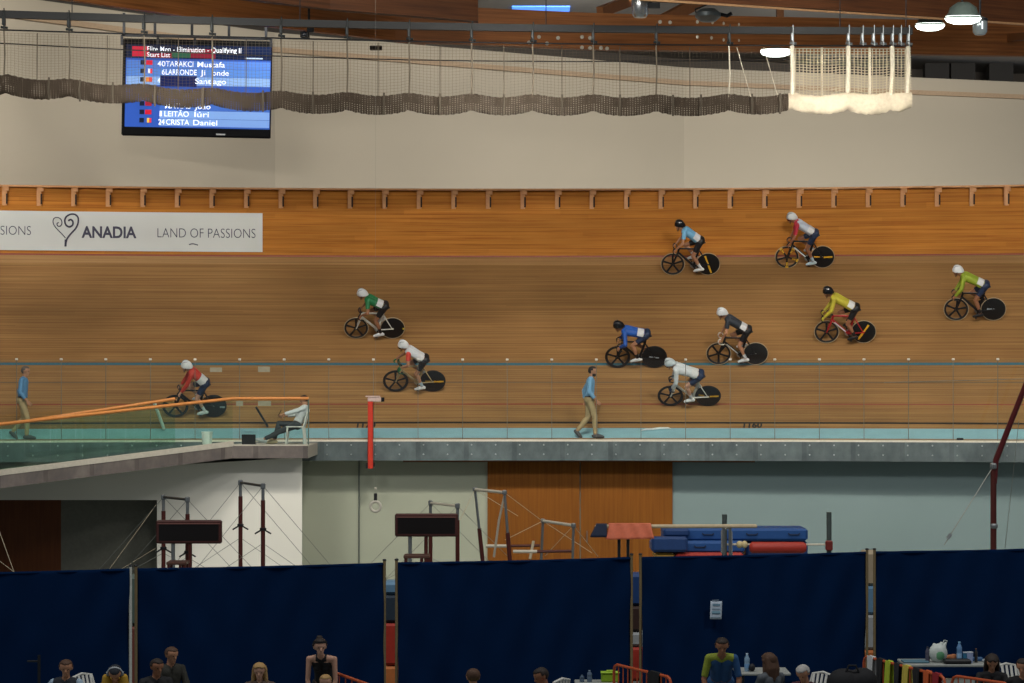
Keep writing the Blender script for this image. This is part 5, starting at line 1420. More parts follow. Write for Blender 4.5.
# ================================================================ GYMNASTICS EQUIPMENT
M_maroon = mat('maroon_steel', '#4a1c17', .45, .2); M_fib = mat('bar_fibreglass', '#c2bcab', .5); M_wire = mat('guy_wire', '#7c7f79', .4, .4); M_dark = mat('dark_rail', '#3a3e40', .4, .5)
def P(x, y, d): return px(x, y, d)
def floor_pt(p, dx=0, dy=0): return V((p.x+dx, p.y+dy, FLOOR))
def wire(t, a, b, inv, r=.006, name='guy_wire', m=None):
    w = MB(); w.tube([a, b], r, 5); return w.build(name, m or M_wire, t, T=inv)
def high_bar(label, x0, y0, d0, x1, y1, d1, barm, post_tops=.35, coll=None):
    a, b = P(x0, y0, d0), P(x1, y1, d1); t = thing('high_bar', label, 'high bar', floor_pt(a.lerp(b, .5))); inv = t.matrix_world.inverted()
    m = MB(); m.tube([a, b], .028, 8); m.build('bar', barm, t, T=inv)
    for i, p in enumerate((a, b)):
        f = floor_pt(p)
        m = MB(); m.tube([f, p+V((0, 0, -.3))], .045, 10); m.lathe([(.16, 0), (.16, .03), (.06, .05)], Matrix.Translation(f), 14); po = m.build('post', M_maroon, t, T=inv)
        m = MB(); m.tube([p+V((0, 0, -.32)), p+V((0, 0, -.02))], .034, 10); m.box(p, (.1, .1, .12), None, 0, .02); m.build('post_head', M_steel, po, T=inv)
        if coll:
            cz = P(0, coll+i*4, p.y).z; c = MB(); c.lathe([(.05, -.03), (.07, -.02), (.07, .02), (.05, .03)], Matrix.Translation(V((p.x, p.y, cz))), 12)
            for sg in (1, -1): c.tube([V((p.x, p.y, cz)), V((p.x+sg*.17, p.y, cz-.10))], .018, 6)
            c.build('collar', M_dsteel, po, T=inv)
        for sx, sy in ((1.9, .6), (-1.9, .6)):
            wire(t, p, V((p.x+sx*1.25, p.y+sy, FLOOR+.02)), inv)
            wire(t, V((p.x, p.y, p.z-1.2)), V((p.x+sx*1.35, p.y-sy, FLOOR+.02)), inv)
    return t
high_bar('tall high bar with slim maroon posts before the white wall', 240.5, 482.5, 51.3, 263, 486, 49.5, M_dark, coll=525)
high_bar('lower high bar with maroon posts behind the black scoreboard at left', 163.5, 497, 50.8, 187.5, 499.6, 49.2, M_dark, coll=548)
high_bar('high bar with a pale bar behind the second scoreboard', 430.5, 503, 52, 457.5, 506, 50.4, M_fib)
def scoreboard(label, x0, x1, y0, y1, d, legx):
    a, b = P(x0, y1, d), P(x1, y0, d); c = (a+b)/2; t = thing('scoreboard', label, 'scoreboard', floor_pt(c)); inv = t.matrix_world.inverted()
    w, h = b.x-a.x, b.z-a.z
    m = MB(); m.box(c, (w, .16, h), None, 0, .03); bd = m.build('casing', mat('scoreboard_maroon', '#3c1916', .45), t, smooth=False, T=inv)
    m = MB(); m.box(c+V((0, -.075, 0)), (w-.12, .02, h-.12)); m.build('display', mat('scoreboard_black', '#0f0b0b', .3), bd, smooth=False, T=inv)
    m = MB(); m.bar(c+V((-w/2+.03, -.09, h/2-.07)), c+V((w/2-.03, -.09, h/2-.07)), .02, .02); m.build('trim_line', mat('scoreboard_edge', '#6d4a44', .4), bd, smooth=False, T=inv)
    for lx in legx:
        p = P(lx, y1, d); p.y += .02; m = MB(); m.tube([V((p.x, p.y, FLOOR)), V((p.x, p.y, a.z+.1))], .04, 8); m.build('leg', M_steel if lx == legx[0] else M_maroon, t, T=inv)
    m = MB(); m.box(V((c.x-w*.15, c.y, FLOOR+.02)), (w*.8, .5, .04), None, 0, .01); m.build('foot', M_dsteel, t, smooth=False, T=inv)
    return t
scoreboard('black scoreboard in a maroon frame in front of the white wall', 156.5, 222, 520, 543.5, 48.6, (173, 190))
scoreboard('black scoreboard in a maroon frame in front of the grey wall by the wooden doors', 395, 458, 513.5, 536.5, 49.2, (410, 426))
def stool(label, x0, x1, y, d):
    a, b = P(x0, y, d), P(x1, y, d); t = thing('judge_table', label, 'table', floor_pt((a+b)/2)); inv = t.matrix_world.inverted()
    m = MB(); m.box((a+b)/2, (b.x-a.x, .5, .06), None, 0, .01); m.build('table_top', mat('table_brown', '#4a2f26', .5), t, smooth=False, T=inv)
    for x in (a.x+.04, a.x+(b.x-a.x)*.68, b.x-.04):
        for yy in (-.2, .2): m = MB(); m.bar(V((x, a.y+yy, FLOOR)), V((x, a.y+yy, a.z)), .05, .05); m.build('leg', M_maroon, t, smooth=False, T=inv)
stool('small dark table below the scoreboard before the white wall', 168, 188, 562.5, 47.4); stool('small pale topped table below the scoreboard by the wooden doors', 404, 430, 556, 48.0)
# uneven bars
a0, a1 = P(475, 489.5, 50.6), P(504.5, 492.5, 49.0); b0, b1 = P(543, 521, 50.6), P(573.5, 525.5, 49.0)
t = thing('uneven_bars', 'uneven bars with pale rails and maroon posts before the wooden doors', 'uneven bars', floor_pt(a0.lerp(b1, .5))); inv = t.matrix_world.inverted()
for p, q in ((a0, a1), (b0, b1)):
    m = MB(); m.tube([p, q], .032, 10); m.build('rail', M_fib, t, T=inv)
for p, foot, nm in ((a0, 489, 0), (a1, 515, 0), (b0, 538.5, 0), (b1, 571, 0)):
    f = px(foot, 0, p.y); f.z = FLOOR+.02; h = (p.z-f.z); mid = p.lerp(f, .3 if p in (a0, a1) else .45)
    m = MB(); m.tube([f, mid], .045, 10); po = m.build('post', M_maroon, t, T=inv)
    m = MB(); m.tube([mid, p], .028, 10); m.box(p, (.1, .1, .1), None, 0, .02); m.build('upper_post', M_steel, po, T=inv)
for y, x0, x1, d in ((546, 486, 540, 50.5), (551.5, 513, 573, 49.1)):
    m = MB(); m.tube([P(x0, y, d), P((x0+x1)/2-6, y, d)], .035, 8); m.build('spreader', M_fib, t, T=inv); m = MB(); m.tube([P((x0+x1)/2-6, y, d), P(x1, y-.5, d)], .03, 8); m.build('spreader', M_maroon, t, T=inv)
wc = mat('pale_guy_wire', '#b0a58c', .5)
for p, qx, qy in ((a1, 542, 520.8), (a0, 518, 516), (b1, 598, 556.5), (b0, 592, 553), (a1, 493, 556), (b0, 505, 540), (b1, 545, 556), (a0, 460, 520)):
    wire(t, p, P(qx, qy, 49.8), inv, .007, m=wc)
m = MB(); m.tube([a1+V((0, .05, -.05)), P(499, 520, 49.3), P(494, 557, 49.5)], [.02, .025, .025], 6); m.build('strap', M_fib, t, T=inv)
m = MB(); m.tube([P(530, 559, 49.4), P(533.5, 541, 49.5)], .03, 8); m.build('floor_stay', wc, t, T=inv)
# hanging ring
d = 50; c = P(375.5, 506.5, d); t = thing('gym_ring', 'pale gymnastics ring hanging on a dark strap before the grey wall', 'gym ring', c)
m = MB(); m.tube([V((.105*math.cos(2*PI*i/28), 0, .105*math.sin(2*PI*i/28))) for i in range(28)], .032, 8, closed=True); m.build('ring', mat('ring_wood', '#c2beb0', .5), t)
m = MB(); m.box((0, 0, .18), (.07, .04, .2), None, 0, .01); m.build('strap', mat('strap_black', '#15161a', .6), t, smooth=False)
m = MB(); m.tube([(0, 0, .27), (0, 0, ZC-c.z)], .0012, 5); m.build('cable', M_wire, t)
m = MB(); m.box((0, 0, .38), (.05, .03, .05), None, 0, .008); m.build('buckle', M_fib, t, smooth=False)
p = P(359, 0, 60.2); 
m = MB(); ph9 = phi_at(359, .86); m.tube([RP(ph9, .86, -.62), RP(ph9, .86, FLOOR)], .022, 6); s = m.build('drain_pipe', mat('pipe_grey', '#5c625c', .5)); tag(s, 'thin grey pipe running down the wall left of the hanging ring', 'pipe')
# balance beam with cloth
a, b = P(595, 526.5, 46.2), P(757, 526, 46.2); t = thing('balance_beam', 'long pale balance beam on thin legs', 'balance beam', floor_pt(a.lerp(b, .5))); inv = t.matrix_world.inverted()
m = MB(); m.bar(a, b, .12, .07, ch=.02); m.build('beam', mat('beam_suede', '#b9a98c', .7), t, smooth=False, T=inv)
for x in (619, 628, 724, 730): p = P(x, 527, 46.2); m = MB(); m.tube([floor_pt(p), p], .03, 8); m.build('leg', M_dsteel if x < 700 else M_steel, t, T=inv)
m = MB(); m.box(floor_pt(P(623.5, 0, 46.2))+V((0, 0, .03)), (.5, .9, .06), None, 0, .01); m.box(floor_pt(P(727, 0, 46.2))+V((0, 0, .03)), (.5, .9, .06), None, 0, .01); m.build('foot', M_dsteel, t, smooth=False, T=inv)
# orange cloth over the beam
x0, x1 = P(609, 0, 46.1).x, P(651, 0, 46.1).x; zt = a.z+.05
m = MB()
def clo(u, v):
    q = (v-.5)*2; flare = .12*(abs(q)**2); x = x0+(x1-x0)*u+(u-.5)*flare
    fold = .02*math.sin(u*22+q*2)*abs(q)
    if abs(q) < .2: return V((x, 46.2+q/.2*.09, zt+.012))
    s = (abs(q)-.2)/.8; return V((x, 46.2+math.copysign(.09+.05*s+fold, q), zt+.012-s*.31+.02*u))
m.grid(clo, 30, 20); c = m.build('beam_cloth', mat('coral_cloth', '#c96a4c', .6)); so = c.modifiers.new('s', 'SOLIDIFY'); so.thickness = .012; tag(c, 'coral orange cloth draped over the balance beam', 'cloth')
m = MB()
def clb(u, v):
    x = P(596.5, 0, 46.1).x+(P(607, 0, 46.1).x-P(596.5, 0, 46.1).x)*u; q = (v-.5)*2
    if abs(q) < .25: return V((x, 46.2+q/.25*.085, zt+.006))
    s = (abs(q)-.25)/.75; return V((x-(s*.12 if u < .5 else 0), 46.2+math.copysign(.085+.03*s, q), zt+.006-s*.26))
m.grid(clb, 8, 14); c = m.build('beam_pad', mat('navy_pad', '#16233c', .6)); so = c.modifiers.new('s', 'SOLIDIFY'); so.thickness = .015; tag(c, 'dark navy pad hung over the end of the balance beam', 'pad')
# crash mats
M_bmat = mat('blue_vinyl', '#1d4a86', .5, var=.06); M_bmat2 = mat('navy_vinyl', '#1a3a6c', .5); M_rmat = mat('red_vinyl', '#a23226', .5); M_ymat = mat('yellow_vinyl', '#b98f3a', .5); M_lab = mat('mat_label', '#9aa7b8', .6)
def crash_mat(label, x0, x1, y0, y1, d, m_, depth=1.0, marks=(), group=None, tiltv=0):
    a, b = P(x0, y1, d), P(x1, y0, d); c = (a+b)/2+V((0, depth/2, 0)); t = thing('crash_mat', label, 'mat', V((c.x, c.y, a.z)), group); inv = t.matrix_world.inverted()
    R = Matrix.Rotation(tiltv, 3, 'Y')
    m = MB(); m.box(c, (b.x-a.x, depth, b.z-a.z), R, 0, .05); m.build('body', m_, t, T=inv, smooth=False)
    m = MB(); m.bar(a+V((.06, -.004, .02)), V((b.x-.06, a.y-.004, a.z+.02)), .015, .02); 
    for k_, mx in enumerate(marks):
        q = P(mx, (y0+y1)/2, d)+V((0, -.012, 0)); g = MB(); g.tube([q+V((-.12, 0, .03)), q+V((-.09, -.02, 0)), q+V((.09, -.02, 0)), q+V((.12, 0, .03))], .014, 6); g.build('handle', mat('strap_navy', '#0f1d36', .7), t, T=inv)
    return t, inv
t, inv = crash_mat('blue crash mat at the base of the stack behind the balance beam', 652, 745, 541.3, 553, 50.6, M_bmat, marks=(700,))
m = MB(); 
for (x0, x1, y0, y1, tt) in ((663, 671, 545, 548.5, 0),): m.box((P(x0, y1, 50.55)+P(x1, y0, 50.55))/2+V((0, .03, 0)), (.15, .01, .05))
m.build('label_patch', M_lab, t, smooth=False, T=inv)
crash_mat('long blue crash mat on top of the stack, reaching right behind the steel post', 663.5, 808, 528.5, 541, 50.9, M_bmat, marks=(708, 752, 794))
crash_mat('navy crash mat lying on the end of the blue stack', 652, 688, 537, 552, 50.3, M_bmat2, depth=.26)
crash_mat('navy block mat at the upper left of the blue stack', 663.5, 690, 528.7, 537, 50.7, M_bmat2, depth=.2)
t, inv = crash_mat('red base mat peeking out under the blue stack', 676, 744, 553, 560, 50.4, M_rmat)
crash_mat('thick blue mat pile carrying the stack', 655, 808, 560, 622.5, 50.9, M_bmat2)
crash_mat('yellow base mat beside the red one under the blue stack', 655, 675, 553, 560, 50.45, M_ymat)
crash_mat('blue mat under the red padded roller', 746, 808, 541.3, 560, 51.05, M_bmat2)
# parallel bar frame with red roller pad
t = thing('padded_bar', 'steel upright pair carrying a horizontal bar with a red padded sleeve', 'gym bar', floor_pt(P(776, 0, 47.2))); inv = t.matrix_world.inverted()
for x, y in ((724.5, 514.5), (829, 512)):
    p = P(x, y, 47.2); m = MB(); m.tube([floor_pt(p), p], .052, 10); m.lathe([(.2, 0), (.2, .03), (.07, .05)], Matrix.Translation(floor_pt(p)), 14); m.build('post', mat('grey_green_steel', '#4c5654', .45, .4), t, T=inv)
m = MB(); m.tube([P(727, 544.5, 47.2), P(829, 544.5, 47.2)], .02, 8); m.build('bar', M_fib, t, T=inv)
m = MB(); m.tube([P(749.5, 547.8, 47.2), P(752, 547.6, 47.2), P(803, 547.6, 47.2), P(806, 547.6, 47.2)], [.07, .115, .115, .08], 14); m.build('padded_sleeve', M_rmat, t, T=inv)
for x in (739.5, 744.5): m = MB(); m.ell(P(x, 544.5, 47.15), (.065, .075, .075)); m.build('foam_knob', mat('cream_foam', '#c4b489', .7), t, T=inv)
p = P(829, 545.5, 47.15); m = MB(); m.box(p, (.14, .14, .2), None, 0, .02); m.build('clamp', mat('clamp_red', '#6a201a', .5), t, smooth=False, T=inv)
m = MB(); m.tube([P(722, 553, 47.0), P(722, 531, 47.0), P(724, 528.5, 47.0), P(729, 528.5, 47.0), P(731.5, 532, 47.0), P(731.5, 556, 47.0)], .022, 8); m.build('loop_tube', M_chrome, t, T=inv)
# rings frame at right
a = P(993.5, 466, 47.5); b = px(1052, 318, 46.0)
t = thing('rings_frame', 'tall maroon rings frame with a slanted upper tube at the right edge', 'rings frame', floor_pt(a)); inv = t.matrix_world.inverted()
m = MB(); m.tube([floor_pt(a), a], .06, 12); m.lathe([(.25, 0), (.25, .03), (.08, .06)], Matrix.Translation(floor_pt(a)), 16); m.build('post', M_maroon, t, T=inv)
m = MB(); m.tube([a+V((.02, 0, -.35)), a+V((.05, 0, .12)), b], [.05, .06, .05], 12); m.build('slanted_tube', mat('dark_red_steel', '#5a1f22', .4, .2), t, T=inv)
m = MB(); m.lathe([(.064, -.06), (.075, -.04), (.075, .04), (.064, .06)], Matrix.Translation(a), 14); m.box(a+V((0, -.1, 0)), (.08, .08, .1), None, 0, .02); m.build('joint', M_steel, t, T=inv)
m = MB(); m.lathe([(.065, -.05), (.08, -.03), (.08, .03), (.065, .05)], Matrix.Translation(P(994, 526, 47.5)), 14); m.build('joint', M_steel, t, T=inv)
wire(t, a, P(944, 545, 47.0), inv, .01); wire(t, P(951, 534, 47.05), P(947.5, 538.5, 47.05), inv, .035, 'tensioner', M_steel); wire(t, P(1019, 420, 46.8), P(1005, 548, 47.8), inv, .006); wire(t, px(1060, 378, 46.5), P(884, 382.5, 46.5), inv, .006)
# guy wires of a bar outside the frame at far left
t = thing('wire_stay', 'pale crossed stay wires in the dark opening at far left', 'wire', floor_pt(P(5, 0, 51))); inv = t.matrix_world.inverted()
wire(t, P(-12, 500, 51), P(14, 572, 51), inv, .008, m=wc); wire(t, P(-12, 552, 51), P(14, 572, 51.2), inv, .007, m=wc)
wire(t, P(156, 505, 52), P(108, 571, 51.5), inv, .005, m=wc); wire(t, P(156, 548, 52), P(118, 571, 51.2), inv, .004, m=wc)

# ================================================================ BLUE PARTITIONS
M_cur = mat('navy_curtain', '#031a39', .95, var=.05, scale=2, spec=.05); M_cpost = mat('partition_post', '#6f6043', .5, .2); M_cpostw = mat('pale_post', '#a9ada6', .5)
def cpos(x):
    kx = (x-CX)/F; X_ = 38.32*kx/(1-.2946*kx); return V((X_, 36.6+.2946*(X_+5.84), FLOOR))
ZTOP = -1.45
def curtain(label, x0, x1, posts, seed, y_top=None):
    a, b = cpos(x0), cpos(x1); t = thing('partition', label, 'partition', a.lerp(b, .5)); inv = t.matrix_world.inverted()
    dn = (b-a).normalized(); nn = V((dn.y, -dn.x, 0)); rnd = random.Random(seed); ph_ = [rnd.uniform(0, 6) for _ in range(6)]
    za, zb = ZTOP, ZTOP
    m = MB()
    def fn(u, v):
        p = a.lerp(b, .004+.992*u); sagz = .012*math.sin(PI*u)
        w = .03*math.sin(u*9+ph_[0])*(.3+v)+.018*math.sin(u*23+ph_[1]+2*v)*v+.012*math.sin(u*41+v*7+ph_[2])
        for c_, s_ in ((0, 1), (1, -1)):      # drape creases running down from the top corners
            e = (u-c_)*s_; w += .03*math.sin((e*6-v*2.2)*5+ph_[3+c_])*math.exp(-e*3)*.6
        return V((p.x, p.y, ZTOP-.01-sagz*(1-v)-(2.2)*v))+nn*w
    m.grid(fn, 90, 40); f = m.build('fabric', M_cur, t, T=inv)
    f.modifiers.new('s', 'SOLIDIFY').thickness = .006
    m = MB(); m.tube([a+V((0, 0, -FLOOR+ZTOP-.04)), a.lerp(b, .5)+V((0, 0, -FLOOR+ZTOP-.05)), b+V((0, 0, -FLOOR+ZTOP-.04))], .016, 8); m.build('top_tube', M_cur, t, T=inv)
    for p, mm in zip((a, b), posts):
        m = MB(); m.tube([p+V((0, 0, .02)), V((p.x, p.y, ZTOP+.03))], .024, 10); m.build('post', mm, t, T=inv)
        m = MB(); m.box(p+V((0, 0, .015)), (.1, .7, .03), None, 0, .008); m.build('foot', M_dsteel, t, smooth=False, T=inv)
        m = MB(); m.ell(V((p.x, p.y, ZTOP+.03)), (.034, .034, .02), None, 10, 6); m.build('post_cap', M_dsteel, t, T=inv)
curtain('blue curtain partition at the far left of the row', -130, 130.5, (M_cpost, M_cpostw), 1)
curtain('wide blue curtain partition behind the woman leaning on her arms', 136, 384.5, (M_cpost, M_cpost), 2)
curtain('blue curtain partition in the middle, before the uneven bars', 396.5, 631.5, (M_cpost, M_cpost), 3)
curtain('blue curtain partition with a paper notice pinned on it', 640.5, 867, (M_cpost, M_cpost), 4)
curtain('blue curtain partition at the right, behind the table', 874.5, 1110, (M_cpost, M_cpost), 5)
q = cpos(715.5); q.z = CAMZ-(609.5-HY)/F*q.y
t = thing('paper_notice', 'printed sheet pinned on the fourth blue curtain', 'notice', Matrix.Translation(q+V((.0, -.115, 0))) @ rotz(math.atan(.2946)) @ Matrix.Rotation(.04, 4, 'Y'))
m = MB(); m.grid(lambda u, v: V(((u-.5)*.205, .006*math.sin(u*3), (v-.5)*.30)), 6, 6); c = m.build('sheet', mat('paper', '#a7b4c2', .7), t); c.modifiers.new('s', 'SOLIDIFY').thickness = .002
for i, (zz, w_, hh, cc) in enumerate(((.09, .13, .03, '#5f7f93'), (.02, .15, .012, '#6c8699'), (-.03, .15, .035, '#6f93a5'), (-.055, .15, .012, '#3e5d70'), (-.115, .15, .008, '#7b93a5'))):
    m = MB(); m.box((0, -.004, zz), (w_, .002, hh)); m.build('print_block', mat('print_ink', cc, .7), t, smooth=False)
m = MB(); m.box((-.02, -.002, .165), (.12, .004, .014), Matrix.Rotation(-.06, 3, 'Y')); m.build('tape', mat('clear_tape', '#71808f', .5), t, smooth=False)
# mats stacked behind the partitions, seen through the gaps
def stacked(label, x0, x1, y0, y1, d, m_): return crash_mat(label, x0, x1, y0, y1, d, m_, depth=.5)
def gap_stack(x0, x1, d, rows):
    """mats piled from the floor up behind one gap; rows from the top: (y top, label, material)"""
    yf = HY+(CAMZ-FLOOR)/d*F
    for i, (y, lb, m_) in enumerate(rows):
        stacked(lb, x0, x1, y, (rows[i+1][0] if i+1 < len(rows) else yf)-.05, d, m_)
M_sky = mat('sky_vinyl', '#5a7f9c', .6); M_org = mat('orange_vinyl', '#b56a36', .6); M_pale = mat('pale_vinyl', '#92979a', .6)
gap_stack(126, 141, 38.2, ((576, 'grey green mat in the gap beside the leftmost curtain', mat('grey_green_vinyl', '#4c5c55', .6)), (626, 'red brown mat in the gap beside the leftmost curtain', mat('brick_vinyl', '#6d3a30', .6))))
gap_stack(383, 401, 39.4, ((582, 'light blue mat seen high in the gap right of the wide curtain', M_sky), (595, 'dark mat in the gap above the orange red one', mat('dark_vinyl', '#23313f', .6)), (623, 'orange red mat standing upright behind the gap right of the wide curtain', M_rmat), (666, 'orange mat at the foot of the gap right of the wide curtain', M_org)))
gap_stack(628, 644, 40.4, ((574, 'navy mat standing in the gap left of the notice curtain', M_bmat2), (606, 'dark brown mat in the gap left of the notice curtain', mat('dark_brown_vinyl', '#33201a', .6)), (632, 'pale mat in the gap left of the notice curtain', M_pale), (647, 'orange red mat low in the gap left of the notice curtain', M_rmat)))
gap_stack(863, 879, 41.8, ((551.5, 'cream mat in the gap left of the right curtain', mat('cream_vinyl', '#9a8c74', .6)), (586, 'sky blue mat in the gap left of the right curtain', M_sky), (615, 'pale grey mat in the gap left of the right curtain', M_pale), (650, 'orange mat low in the gap left of the right curtain', M_org)))

# ================================================================ FOREGROUND THINGS
M_or = mat('orange_steel', '#b4512a', .45)
def barrier(label, a, b, n):
    """crowd barrier between two floor points"""
    t = thing('crowd_barrier', label, 'barrier', (a+b)/2); inv = t.matrix_world.inverted(); H = 1.05
    d = (b-a).normalized(); r = .1
    m = MB(); m.tube([a+V((0, 0, .12)), a+V((0, 0, H-r)), a+d*r*.3+V((0, 0, H-r*.3)), a+d*r+V((0, 0, H)), b-d*r+V((0, 0, H)), b-d*r*.3+V((0, 0, H-r*.3)), b+V((0, 0, H-r)), b+V((0, 0, .12)), a+V((0, 0, .12))], .021, 8); m.build('frame', M_or, t, T=inv)
    for i in range(1, n):
        p = a.lerp(b, i/n); m = MB(); m.tube([p+V((0, 0, .12)), p+V((0, 0, H))], .009, 6); m.build('upright', M_or, t, T=inv)
    nn = V((-d.y, d.x, 0))
    for p in (a+d*.25, b-d*.25): m = MB(); m.tube([p-nn*.3+V((0, 0, .015)), p+V((0, 0, .13)), p+nn*.3+V((0, 0, .015))], .018, 8); m.build('foot', M_or, t, T=inv)
    return t
def at_h(x, y, h): 
    """floor point below pixel (x, y) when what is seen there stands h metres up"""
    d = (CAMZ-FLOOR-h)*F/(y-HY); return V(((x-CX)/F*d, d, FLOOR))
barrier('orange crowd barrier beside the woman leaning on her arms', at_h(333, 672, 1.05), at_h(392, 693, 1.05), 9)
ba, bb_ = at_h(614, 664, 1.05), at_h(671, 677.5, 1.05)
barrier('orange crowd barrier with a black garment on it', ba, bb_, 12)
barrier('orange crowd barrier hung with bright kit below the table', at_h(864, 656, 1.05), at_h(945, 677, 1.05), 12)
barrier('orange crowd barrier in front of the woman in black', at_h(952, 675.5, 1.05), at_h(1010, 684, 1.05), 9)
def draped(label, p, d, w, l, m_, cat='garment', name='garment', group=None):
    """cloth folded over a barrier rail at p (rail direction d)"""
    n = V((-d.y, d.x, 0)); mb = MB(); rnd = random.Random(label)
    f1 = rnd.uniform(0, 6)
    def fn(u, v):
        q = (v-.5)*2; s = max(0, abs(q)-.1)/.9; off = math.copysign(.03+.02*s+.012*math.sin(u*12+f1)*s, q) if abs(q) > .1 else q/.1*.03
        return p+d*((u-.5)*w*(1-.15*s+.1*s*math.sin(f1)))+n*off+V((0, 0, 1.075-s*l-(.008*math.cos(q*30) if abs(q) < .1 else 0)))
    mb.grid(fn, 14, 24); o = mb.build(name, m_); o.modifiers.new('s', 'SOLIDIFY').thickness = .01; return tag(o, label, cat, group)
dd_ = (bb_-ba).normalized()
draped('black garment draped over the orange barrier beside the lime bag', ba.lerp(bb_, .73), dd_, .32, .5, top_mat('black_cloth', '#111215'))
ca, cb = at_h(864, 656, 1.05), at_h(945, 677, 1.05); dc = (cb-ca).normalized()
for i, (f, w_, l, h, nm) in enumerate(((.10, .12, .4, '#b9bcbc', 'white jersey, leftmost on the kit barrier'), (.22, .12, .55, '#1a1b1f', 'black bib shorts next to the white jersey on the barrier'), (.33, .1, .5, '#a5b733', 'lime jersey hung on the kit barrier'), (.44, .1, .5, '#232429', 'dark kit between the lime and the yellow pieces on the barrier'),
                                     (.55, .11, .45, '#c0b04a', 'pale yellow jersey hung in the middle of the kit barrier'), (.68, .12, .45, '#1c1d20', 'black kit right of the pale yellow jersey'), (.8, .1, .42, '#c05a2c', 'orange kit hung near the right end of the barrier'), (.91, .12, .42, '#8c2028', 'red jersey at the right end of the kit barrier'))):
    draped(nm, ca.lerp(cb, f), dc, w_*1.6, l, top_mat('kit', h))
def bottle(label, p, h=.25, r=.036, c='#9fb4be', cap='#b8c6d0', band=None):
    t = thing('water_bottle', label, 'bottle', p); m = MB(); m.lathe([(0, 0), (r*.95, 0), (r, .015), (r, h*.45), (r*.93, h*.48), (r, h*.52), (r, h*.72), (r*.4, h*.9), (r*.38, h*.94), (0, h*.94)], None, 16); m.build('body', mat('bottle_'+c, c, .15), t)
    m = MB(); m.lathe([(r*.46, h*.93), (r*.46, h), (0, h)], None, 12); m.build('cap', mat('cap_'+cap, cap, .5), t)
    if band: m = MB(); m.lathe([(r*1.02, h*.2), (r*1.02, h*.42)], None, 16); m.build('label_band', mat('band_'+band, band, .5), t)
    return t
M_tab = mat('table_top_grey', '#8f938f', .5)
def table(label, x0, x1, y, d, depth=.7):
    a, b = px(x0, y, d), px(x1, y, d); zt = a.z; t = thing('folding_table', label, 'table', V(((a.x+b.x)/2, d+depth/2, FLOOR))); inv = t.matrix_world.inverted()
    m = MB(); m.box(V(((a.x+b.x)/2, d+depth/2, zt-.02)), (b.x-a.x, depth, .04), None, 0, .01); m.build('table_top', M_tab, t, smooth=False, T=inv)
    for x in (a.x+.1, b.x-.1):
        for yy in (d+.08, d+depth-.08): m = MB(); m.tube([V((x, yy, FLOOR)), V((x, yy, zt-.03))], .018, 8); m.build('leg', M_dsteel, t, T=inv)
    return zt
dT = .0
d1_ = (CAMZ-FLOOR-.76)*F/(664.5-HY); z1_ = table('grey table carrying bags and bottles before the right curtain', 905, 1004, 664.5, d1_, .75)
d2_ = (CAMZ-FLOOR-.76)*F/(673-HY); z2_ = table('pale table between the leaning man and the long haired woman', 737, 791, 673, d2_, .7)
def on1(x, f=.3): d = d1_+.75*f; return V(((x-CX)/F*d, d, z1_))
def on2(x, f=.3): d = d2_+.7*f; return V(((x-CX)/F*d, d, z2_))
# plastic bag
t = thing('plastic_bag', 'knotted white plastic bag with a green print standing on the table', 'bag', on1(938, .4))
m = MB(); m.ell((0, 0, .14), (.15, .11, .15), None, 16, 10); m.capsule((.07, 0, .2), (.12, .01, .30), .05, .02); m.capsule((-.05, 0, .2), (-.06, 0, .27), .06, .03); m.capsule((0.02, 0, .2), (.05, 0, .29), .07, .03)
me = remesh(m, .012, 3); me.materials.append(mat('bag_film', '#b4bdb8', .45)); me.materials.append(mat('bag_print', '#5f9a70', .5))
for p_ in me.polygons:
    if p_.normal.y < -.4 and (p_.center.x-.02)**2+(p_.center.z-.11)**2 < .0045: p_.material_index = 1
link('body', me, t)
m = MB(); m.tube([(.12, .01, .28), (.14, .0, .33), (.10, .0, .345), (.07, .0, .29)], .01, 6); m.build('handle', mat('bag_film', '#b4bdb8', .45), t)
bottle('dark bottle left of the plastic bag on the table', on1(927.5, .4), .24, .035, '#4b4a58', '#33343c')
bottle('tall blue water bottle right of the plastic bag on the table', on1(959.3, .5), .31, .042, '#5f86b0', '#7fb0d0', '#8fb4d4')
def cup(label, p, c, h=.14, r=.042):
    t = thing('cup', label, 'cup', p); m = MB(); m.lathe([(0, 0), (r*.85, 0), (r, h), (r-.004, h), (r*.8, .01), (0, .01)], None, 18); m.build('body', mat('cup_'+c, c, .45), t)
    m = MB(); m.lathe([(r+.003, h-.012), (r+.003, h), (r-.004, h)], None, 18); m.build('rim', mat('cup_rim', '#c4ccd6', .4), t)
cup('pale lilac cup in front of the bottle on the table', on1(970, .3), '#8f9fc4', .17, .05); cup('teal cup beside the pale lilac cup', on1(965.2, .5), '#2f6f92', .15, .042)
m = MB(); q = on1(957, .15); m.box(q+V((0, 0, .035)), (.42, .2, .07), None, 0, .02); s = m.build('case', mat('case_black', '#141518', .5), smooth=False); tag(s, 'black case lying along the front of the table', 'case')
m = MB(); m.ell(on1(951, .62)+V((0, 0, .05)), (.10, .07, .05)); m.ell(on1(954, .62)+V((0, 0, .07)), (.06, .05, .04)); s = m.build('bread_roll', mat('bread', '#a3663f', .7)); tag(s, 'orange brown bread roll on the table behind the black case', 'bread')
m = MB(); q = on1(977, .6); m.box(q+V((0, 0, .03)), (.18, .12, .06), None, 0, .015); s = m.build('box', mat('box_blue', '#29527c', .5), smooth=False); tag(s, 'small blue box on the table right of the cups', 'box')
bottle('slim dark bottle right of the cups on the table', on1(976, .35), .22, .026, '#2c2b2c', '#6a4a34')
